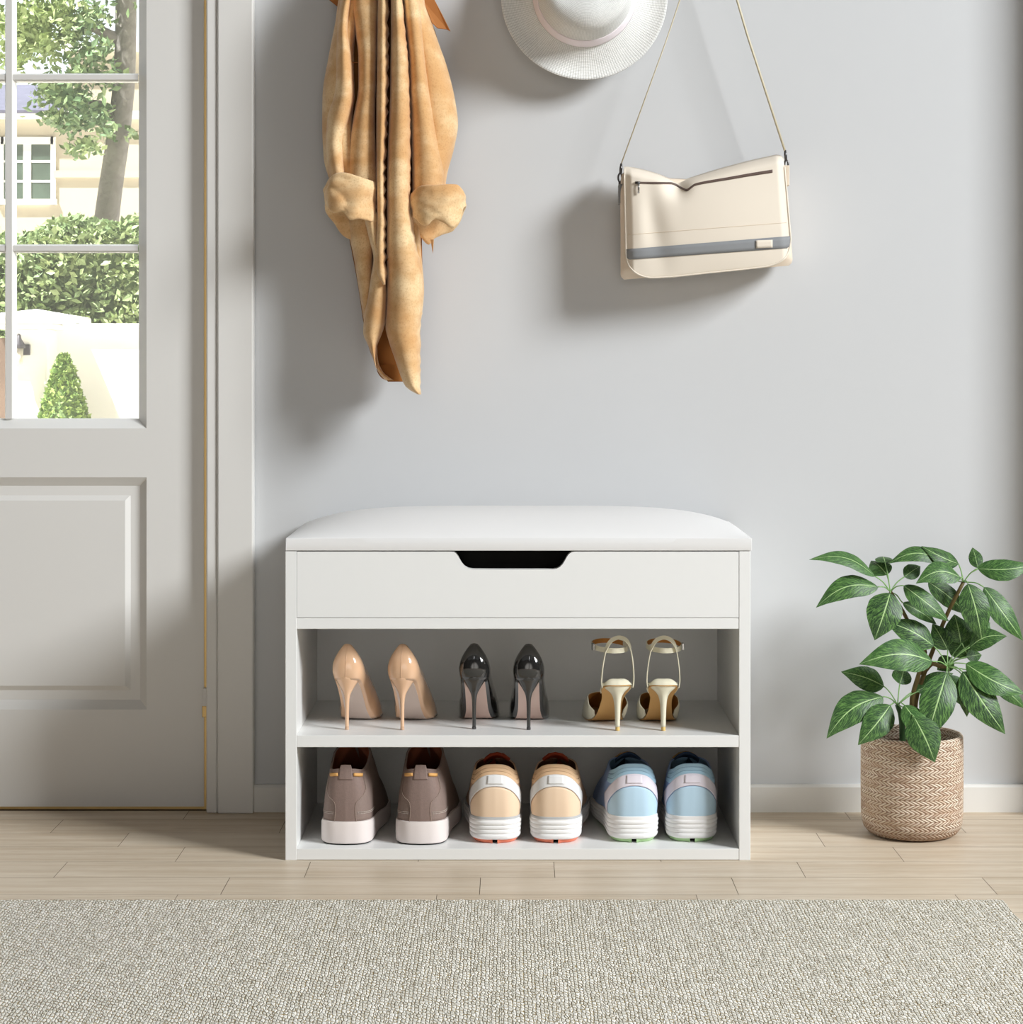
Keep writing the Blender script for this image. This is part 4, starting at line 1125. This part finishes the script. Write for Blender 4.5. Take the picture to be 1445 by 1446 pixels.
def so_(u, v): 
    a = 2*PI*u; r_ = .0626*v; x, y = r_*math.cos(a), r_*math.sin(a); return (x, y, .118+.004*(1-v)+.0025*noise.noise(Vector((x*160, y*160, 1))))
m.grid(so_, 48, 14, closed=True); m.build('soil', M['soil'], plant)
def Q(u, v, y): return PX(1120+u*.2249, 750+v*.2249, pc.y+y)
def stem(pts_, r, mat, name='stem'):
    P_ = [Q(*p) for p in pts_]; tab = [(i,)+tuple(p) for i, p in enumerate(P_)]
    fine = [interp(tab, i*(len(P_)-1)/20) for i in range(21)]
    rs = [lerp(r[0], r[1], i/20) for i in range(21)]
    return MB().tube(fine, rs, 10).build(name, mat, plant, origin=pc)
stem([(690, 1330, 0), (686, 1220, 0), (676, 1150, -.002), (655, 1090, -.004)], (.0046, .0032), M['stem'])
stem([(745, 1330, .012), (745, 1090, .012), (790, 900, .012), (830, 760, .010), (785, 700, .008), (700, 520, .004), (612, 380, 0)], (.0035, .0024), M['brown_stem'])
stem([(755, 1320, .020), (770, 1080, .020), (830, 880, .018), (890, 720, .014), (960, 540, .010), (1070, 322, .004)], (.0036, .0026), M['brown_stem'])
stem([(810, 900, .014), (880, 832, .004), (930, 850, -.008), (970, 850, -.016)], (.0034, .0026), M['brown_stem'])
H1, H2, H3, H4 = (612, 380, 0), (1072, 320, .004), (970, 850, -.018), (657, 1090, -.004)
LW = [(0, .0), (.03, .26), (.08, .50), (.18, .82), (.32, 1.0), (.46, 1.0), (.60, .87), (.74, .62), (.86, .34), (.94, .15), (1, 0)]
def leaf(hub, b, t, wd, yb, yt, face=(0, -1, .45), arch=.10, fold=.16, twist=0, side=0):
    """hub: (u,v,y); b, t: base and tip (u,v); wd: width in the same measure; yb, yt: distances of base and tip from the stem plane"""
    Pb, Pt, Ph = Q(b[0], b[1], yb), Q(t[0], t[1], yt), Q(*hub)
    ax = Pt-Pb; L = ax.length; axn = ax.normalized(); nrm = Vector(face).normalized(); nrm = (nrm-axn*nrm.dot(axn)).normalized()
    lat = axn.cross(nrm).normalized(); W = wd*1.02*.2249*(CAM_D+pc.y)/F*.5
    m = MB(); nu, nv = 10, 36
    def fn(u, v):
        g = interp(LW, v)[0]
        x = (u-.5)*2
        c = Pb+ax*v+nrm*(arch*L*math.sin(PI*v)-.55*arch*L*v*v)+lat*side*L*math.sin(PI*v)
        wav = .02*W*math.sin(v*17+u*3)
        return c+lat*x*W*g+nrm*(-fold*W*g*abs(x)**1.6*1.0+wav*abs(x))
    m.grid(fn, nu, nv)
    lf = m.build('leaf', M['leaf'], plant, origin=pc, recalc=False)
    mid = Ph.lerp(Pb, .5)+Vector((0, 0, .003)); tab = [(0,)+tuple(Ph), (.5,)+tuple(mid), (1,)+tuple(Pb), (1.12,)+tuple(Pb+ax*.05+nrm*arch*L*.15)]
    MB().tube([interp(tab, i/10) for i in range(11)], .00085, 6).build('petiole', M['petiole'], lf, origin=pc)
    return lf
UPF = (0, -.6, 1); FR = (0, -1, .35); BK = (0, -.9, -.2)
# upper left rosette
leaf(H1, (515, 283), (112, 165), 120, -.012, -.030, (.1, -.8, .8), side=.10)
leaf(H1, (590, 275), (490, 180), 150, .015, .040, (.3, -1, .3))
leaf(H1, (535, 350), (148, 472), 150, -.014, -.030, (-.1, -1, .5), side=.12)
leaf(H1, (612, 388), (515, 682), 215, -.018, -.040, (-.05, -1, .25))
leaf(H1, (700, 287), (805, 215), 100, .015, .035, (0, -1, .4))
leaf(H1, (695, 342), (988, 562), 135, -.014, -.022, (.1, -1, .5), side=.04)
leaf(H1, (690, 450), (912, 585), 85, .012, .022, (.1, -1, .4))
leaf(H1, (580, 200), (560, 153), 110, .02, .045, (0, -1, .4))
# top right rosette
leaf(H2, (1040, 205), (815, 88), 125, .016, .006, (.4, -.8, .5), side=-.12)
leaf(H2, (1160, 235), (1510, 205), 145, -.004, -.006, (0, -1, .6), side=.10)
leaf(H2, (1162, 232), (1128, 98), 85, .020, .040, (-.1, -1, .2))
leaf(H2, (1052, 290), (778, 322), 145, -.016, -.034, (-.1, -1, .5), side=.15)
leaf(H2, (1100, 330), (1195, 700), 180, -.020, -.034, (0, -1, .25))
leaf(H2, (1200, 352), (1455, 685), 150, -.012, -.024, (.15, -1, .4), side=.05)
leaf(H2, (850, 318), (1105, 525), 130, .026, .030, (0, -1, .4))
leaf(H2, (930, 182), (604, 195), 110, .006, -.004, (0, -1, .7), side=.12)
# middle rosette, nearest to the viewer
leaf(H3, (875, 818), (425, 828), 205, -.034, -.062, (-.1, -1, .45), side=.08)
leaf(H3, (885, 722), (578, 560), 165, -.010, -.012, (0, -1, .5), side=.02)
leaf(H3, (972, 745), (878, 578), 130, -.006, .006, (0, -1, .2))
leaf(H3, (1055, 705), (1015, 520), 175, .008, .020, (0, -1, .2))
leaf(H3, (1100, 790), (1000, 600), 190, .022, .026, (.2, -1, .1))
leaf(H3, (1110, 730), (1342, 655), 135, -.026, -.038, (0, -.9, .6), side=-.10)
leaf(H3, (1130, 700), (1240, 570), 120, .014, .024, (0, -1, .3))
leaf(H3, (1085, 832), (1462, 1015), 180, -.030, -.050, (.2, -1, .5), side=.10)
leaf(H3, (1065, 882), (1342, 1272), 205, -.034, -.060, (.1, -1, .35), side=.05)
leaf(H3, (966, 893), (840, 1320), 215, -.040, -.070, (0, -1, .3), side=.02)
leaf(H3, (985, 905), (1087, 1110), 120, .002, .010, (0, -1, .2))
leaf(H3, (1062, 905), (1098, 1170), 110, -.014, -.016, (.1, -1, .2))
leaf(H3, (1090, 790), (1190, 775), 80, .012, .024, (0, -1, .4))
leaf(H3, (1240, 925), (1465, 1115), 100, -.010, -.018, (0, -1, .3))
leaf(H3, (1000, 800), (905, 875), 110, .020, .030, (0, -1, .2))
# low rosette by the pot
leaf(H4, (572, 975), (308, 880), 150, .000, -.008, (0, -1, .4), side=.02)
leaf(H4, (672, 960), (700, 850), 125, .022, .045, (0, -1, .3))
leaf(H4, (566, 1040), (214, 1295), 190, -.026, -.052, (-.1, -1, .45), side=.10)
leaf(H4, (612, 1092), (412, 1338), 175, -.034, -.062, (0, -1, .4), side=-.02)
leaf(H4, (700, 1092), (852, 1330), 140, -.052, -.082, (.1, -1, .3))
leaf(H4, (760, 1165), (893, 1452), 205, -.070, -.088, (-.1, -1, .3), arch=.06, side=-.02)
leaf(H4, (840, 985), (768, 1002), 75, .016, .010, (0, -1, .6))
leaf(H4, (800, 985), (1010, 890), 110, .020, .024, (0, -1, .3))

# ------------------------------------------------------------------ garden behind the door
def G_(px, py, d): return Vector(((px-VX)/F*d, d-CAM_D, CAM_H-(py-VY)/F*d))
m = MB(); m.add([(-60, .14, -.02), (40, .14, -.02), (40, 110, -.02), (-60, 110, -.02)], [(0,1,2,3)])
g = m.build('garden_ground', M['paving'], smooth=False); tag(g, kind='structure')
WD = 16.0; wy = WD-CAM_D
wt = G_(0, 457, WD).z
gw = thing('garden_wall', 'low white garden wall seen through the door glass', 'wall', (G_(120, 0, WD).x, wy+.15, 0)); GO = gw.location
bx('wall_face', (G_(64, 0, WD).x, wy, -.02), (3, wy+.3, wt-.04), M['stucco'], gw, 0, GO)
bx('coping', (G_(64, 0, WD).x, wy-.06, wt-.04), (3, wy+.36, wt), M['stucco'], gw, .008, GO)
gp = thing('gate_pillar', 'white stucco gate pillar with a capstone at the end of the garden wall', 'pillar', (G_(20, 0, WD-.35).x, wy-.05, 0)); PO = gp.location
pxa, pxb = G_(7, 0, WD-.35).x, G_(66, 0, WD-.35).x; pt = G_(0, 446, WD-.35).z
bx('pillar_shaft', (pxa, wy-.35, -.02), (pxb, wy+.36, pt-.10), M['stucco'], gp, .01, PO)
bx('capital', (pxa-.06, wy-.41, pt-.10), (pxb+.06, wy+.42, pt-.06), M['stucco'], gp, .015, PO)
m = MB(); a, b = (pxa-.16, pxb+.16), (wy-.51, wy+.52)
m.box((a[0], b[0], pt-.06), (a[1], b[1], pt)); cx_, cy_ = (a[0]+a[1])/2, (b[0]+b[1])/2
m.add([(a[0],b[0],pt),(a[1],b[0],pt),(a[1],b[1],pt),(a[0],b[1],pt),(cx_,cy_,pt+.06)], [(0,1,4),(1,2,4),(2,3,4),(3,0,4)])
m.build('capstone', M['stucco'], gp, smooth=False, origin=PO, bevel=.01)
gx_ = pxa-.02; gt = thing('garden_gate', 'brown wooden garden gate beside the white pillar', 'gate', (gx_-.55, wy, 0)); GTO = gt.location
m = MB()
for k in range(10): m.box((gx_-1.1+k*.11+.004, wy, .04), (gx_-1.1+k*.11+.106, wy+.03, pt-.16))
m.build('plank_panel', M['gate_wood'], gt, smooth=False, origin=GTO, bevel=.004)
for z_ in (.12, pt-.34): MB().box((gx_-1.1, wy+.03, z_), (gx_, wy+.07, z_+.10)).build('rail', M['gate_wood'], gt, smooth=False, origin=GTO)
bx('wall_face', (-18, wy, -.02), (gx_-1.12, wy+.3, wt-.04), M['stucco'], gw, 0, GO)
bx('coping', (-18, wy-.06, wt-.04), (gx_-1.12, wy+.36, wt), M['stucco'], gw, .008, GO)
# lantern on the pillar
lp = G_(29, 492, WD-.35-.10); lan = thing('wall_lantern', 'small dark wall lantern on the white gate pillar', 'lantern', (lp.x, wy-.35, lp.z))
LO = lan.location
MB().box((lp.x-.03, wy-.375, lp.z-.05), (lp.x+.05, wy-.35, lp.z+.03)).build('back_plate', M['lantern'], lan, smooth=False, origin=LO, bevel=.004)
MB().tube([(lp.x, wy-.37, lp.z), (lp.x, wy-.42, lp.z+.03), (lp.x-.01, wy-.45, lp.z+.09)], .012, 8).build('bracket', M['lantern'], lan, origin=LO)
MB().lathe([(.0001, .11), (.015, .10), (.02, .07), (.045, .03), (.05, .0), (.0001, 0)], 16, c=(lp.x-.01, wy-.46, lp.z)).build('lantern_cap', M['lantern'], lan, origin=LO)
MB().lathe([(.0001, 0), (.034, 0), (.028, -.10), (.022, -.115), (.0001, -.12)], 16, c=(lp.x-.01, wy-.46, lp.z)).build('lantern_glass', M['lantern_glass'], lan, origin=LO)

def leaves(b, n, sampler, size, tones, seed):
    rr = random.Random(seed)
    for _ in range(n):
        p, tone = sampler(rr); s_ = size*rr.uniform(.6, 1.35)
        d = Vector((rr.gauss(0, 1), rr.gauss(0, 1), rr.gauss(0, .8))).normalized(); u = d.cross(Vector((rr.gauss(0, 1), rr.gauss(0, 1), rr.gauss(0, 1)))).normalized(); n_ = d.cross(u)
        b.add([p-d*s_*.5, p+u*s_*.27+n_*s_*.05, p+d*s_*.5, p-u*s_*.27+n_*s_*.05], [(0,1,2),(0,2,3)]); tones += [tone, tone]
def build_leaves(b, name, mat, parent, origin, tones):
    o = b.build(name, mat, parent, smooth=False, origin=origin, recalc=False)
    at_ = o.data.attributes.new('tone', 'FLOAT', 'FACE')
    for i, v in enumerate(tones): at_.data[i].value = v
    return o
def blob(b, c, rad, seed, n=14):
    def fn(u, v):
        a, t = 2*PI*u, PI*v; d = Vector((math.sin(t)*math.cos(a), math.sin(t)*math.sin(a), math.cos(t)))
        k = 1+.25*noise.noise(d*2.2+Vector((seed, 0, 0)))
        return Vector(c)+Vector((d.x*rad[0], d.y*rad[1], d.z*rad[2]))*k
    b.grid(fn, n*2, n, closed=True)
# topiary in front of the wall
tb = G_(90, 0, WD-.6); tz = G_(0, 500, WD-.6).z
top_ = thing('topiary_shrub', 'small clipped cone-shaped shrub in front of the white garden wall', 'shrub', (tb.x, tb.y, 0)); TO = top_.location
m = MB(); tn = []
def smp(rr):
    h = rr.random()**1.25; a = rr.uniform(0, 2*PI); r_ = .205*(1-h)**.75*rr.uniform(.75, 1.06)+.02
    return Vector((tb.x+r_*math.cos(a), tb.y+r_*math.sin(a), .05+h*(tz-.05))), rr.random()
leaves(m, 2600, smp, .05, tn, 5); build_leaves(m, 'foliage', M['topiary_leaf'], top_, TO, tn)
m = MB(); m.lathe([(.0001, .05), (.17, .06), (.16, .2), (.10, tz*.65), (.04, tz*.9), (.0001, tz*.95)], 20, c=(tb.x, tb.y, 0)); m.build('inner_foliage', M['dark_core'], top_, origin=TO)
MB().tube([(tb.x, tb.y, -.02), (tb.x, tb.y, .2)], .02, 8).build('trunk', M['bark'], top_, origin=TO)
# hedge behind the wall
HDg = 18.6; hy = HDg-CAM_D
hg = thing('garden_hedge', 'leafy light green hedge growing behind the white garden wall', 'hedge', (G_(90, 0, HDg).x, hy+.6, 0)); HO = hg.location
x0, x1 = G_(-1500, 0, HDg).x, G_(900, 0, HDg).x
def htop(x): return G_(0, 322, HDg).z+.06*math.sin(x*3.1)+.05*math.sin(x*7.7+1)
def hs(rr):
    x = rr.uniform(x0, x1) if rr.random() < .52 else rr.uniform(G_(-40, 0, HDg).x, G_(240, 0, HDg).x)
    t = rr.random(); zt = htop(x)
    if t < .72: y = hy+rr.uniform(-.12, .16)+.1*math.sin(x*5+rr.random()); z = rr.uniform(.5, zt)
    else: y = hy+rr.uniform(0, .7); z = zt+rr.uniform(-.08, .06)
    tone = rr.random()*.7+(.3 if noise.noise(Vector((x*2.2, z*2.2, 4))) > .05 else 0)
    return Vector((x, y, z)), tone
m = MB(); tn = []; leaves(m, 13000, hs, .085, tn, 9); build_leaves(m, 'foliage', M['hedge_leaf'], hg, HO, tn)
m = MB()
m.grid(lambda u, v: (lambda x: Vector((x, hy+.18+.12*noise.noise(Vector((x*3, v*4, 0))) if v < .9 else hy+.75, min(1, v/.85)*(htop(x)-.08) if v < .9 else htop(x)-.12)))(lerp(x0, x1, u)), 160, 20)
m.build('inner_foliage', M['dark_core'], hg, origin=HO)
# tree
TD = 22.0; ty_ = TD-CAM_D
tr = thing('garden_tree', 'tall leafy tree with a leaning grey trunk behind the hedge', 'tree', (G_(148, 0, TD).x, ty_, 0)); TRO = tr.location
trunk = [(600, 112, 44), (420, 132, 40), (320, 149, 36), (260, 157, 34), (200, 166, 33), (150, 172, 32), (100, 176, 31), (0, 178, 30), (-150, 170, 27), (-320, 176, 20), (-480, 190, 10)]
tab = [(i, *G_(c, py, TD), w_*.5*TD/F) for i, (py, c, w_) in enumerate(trunk)]
pp = [interp(tab, i*(len(trunk)-1)/40) for i in range(41)]
MB().tube([p[:3] for p in pp], [p[3] for p in pp], 16).build('trunk', M['bark'], tr, origin=TRO)
m = MB()
for a, b_ in (((176, 60), (60, 20)), ((176, -60), (20, -160)), ((178, -20), (330, -120)), ((172, -180), (90, -330)), ((168, 160), (100, 150))):
    A_, B_ = G_(*a, TD), G_(*b_, TD-.3); m.tube([A_, A_.lerp(B_, .5)+Vector((0, 0, .06)), B_], [.07, .045, .02], 8)
m.build('branch', M['bark'], tr, origin=TRO)
cl = [(35,30,48,.85),(85,15,40,.8),(60,62,36,.8),(20,85,22,.9),(125,28,36,.2),(130,75,34,.15),(110,100,20,.2),(150,108,22,.25),(75,128,36,.3),(110,140,34,.1),(140,160,26,.1),(105,172,26,.1),(75,165,18,.3),(125,205,20,.5),(100,212,12,.4),(150,185,16,.3),(186,190,8,.4),(20,35,30,.9),(100,50,22,.5),(60,20,30,.8),(150,60,12,.2),(30,60,26,.9),  # last value sets leaf tone; clumps in the sun are painted paler
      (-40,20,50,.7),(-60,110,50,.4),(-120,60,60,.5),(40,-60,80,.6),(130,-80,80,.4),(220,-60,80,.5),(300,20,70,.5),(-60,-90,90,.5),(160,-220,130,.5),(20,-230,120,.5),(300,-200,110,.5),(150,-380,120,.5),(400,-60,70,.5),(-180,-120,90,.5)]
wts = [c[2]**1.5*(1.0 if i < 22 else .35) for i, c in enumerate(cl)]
def ts(rr):
    c = rr.choices(cl, wts)[0]
    a = rr.uniform(0, 2*PI); q = abs(rr.gauss(0, .55))
    p = G_(c[0]+c[2]*q*math.cos(a), c[1]+c[2]*q*math.sin(a)*.8, TD+rr.uniform(-.9, .5))
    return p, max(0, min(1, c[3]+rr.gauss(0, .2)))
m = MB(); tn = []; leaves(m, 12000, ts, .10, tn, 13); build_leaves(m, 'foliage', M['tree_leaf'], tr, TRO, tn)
# house across the garden
HS = 46.0; hyy = HS-CAM_D
hs_ = thing('neighbour_house', 'cream house with white sash windows beyond the garden', 'house', (G_(80, 0, HS).x, hyy+3, 0)); HSO = hs_.location
ex = G_(150, 0, HS)
ez = G_(0, 158, HS).z
bx('facade', (G_(-700, 0, HS).x, hyy, -.02), (G_(560, 0, HS).x, hyy+6, ez), M['facade'], hs_, 0, HSO)
bx('upper_wing', (G_(86, 0, HS).x, hyy+.8, ez-.3), (G_(560, 0, HS).x, hyy+6, G_(0, 62, HS).z), M['facade'], hs_, 0, HSO)
bx('wing_cornice', (G_(80, 0, HS).x, hyy+.5, G_(0, 66, HS).z), (G_(566, 0, HS).x, hyy+6.2, G_(0, 56, HS).z), M['stucco'], hs_, 0, HSO)
bx('string_course', (G_(76, 0, HS).x, hyy-.08, G_(0, 251, HS).z), (G_(560, 0, HS).x, hyy, G_(0, 241, HS).z), M['facade'], hs_, 0, HSO)
bx('eave_moulding', (G_(-700, 0, HS).x, hyy-.2, ez-.16), (G_(560, 0, HS).x, hyy, ez), M['stucco'], hs_, 0, HSO)
m = MB(); a, b_ = G_(-700, 0, HS).x, G_(88, 0, HS).x; z1 = G_(0, 112, HS).z
m.add([(a, hyy-.35, ez), (b_, hyy-.35, ez), (b_, hyy+2.4, z1+.2), (a, hyy+2.4, z1+.2), (a, hyy-.35, ez-.06), (b_, hyy-.35, ez-.06), (b_, hyy+2.4, ez), (a, hyy+2.4, ez)], [(0,1,2,3), (4,5,1,0), (1,5,6,2), (0,3,7,4), (4,7,6,5), (3,2,6,7)])
m.build('slate_roof', M['slate'], hs_, smooth=False, origin=HSO)
def house_window(c, w_, y0, y1):
    l, r_ = G_(c-w_/2, 0, HS).x, G_(c+w_/2, 0, HS).x; zt, zb2 = G_(0, y0, HS).z, G_(0, y1, HS).z; fw = .06
    m = MB(); m.box((l-.05, hyy-.06, zb2-.08), (l+fw, hyy+.02, zt+.10)); m.box((r_-fw, hyy-.06, zb2-.08), (r_+.05, hyy+.02, zt+.10)); m.box((l, hyy-.06, zt-fw), (r_, hyy+.02, zt+.10)); m.box((l-.08, hyy-.10, zb2-.08), (r_+.08, hyy+.02, zb2+.04))
    cx_ = (l+r_)/2; m.box((cx_-.085, hyy-.05, zb2), (cx_+.085, hyy+.02, zt))
    for k in (1, 2): z_ = lerp(zb2, zt, k/3); m.box((l, hyy-.035, z_-.025), (r_, hyy+.02, z_+.025))
    f_ = m.build('window', M['stucco'], hs_, smooth=False, origin=HSO)
    MB().box((l, hyy-.02, zb2), (r_, hyy-.008, zt)).build('pane', M['house_glass'], f_, smooth=False, origin=HSO)
for c in (39, -150, -340, 300): house_window(c, 74, 200, 284)
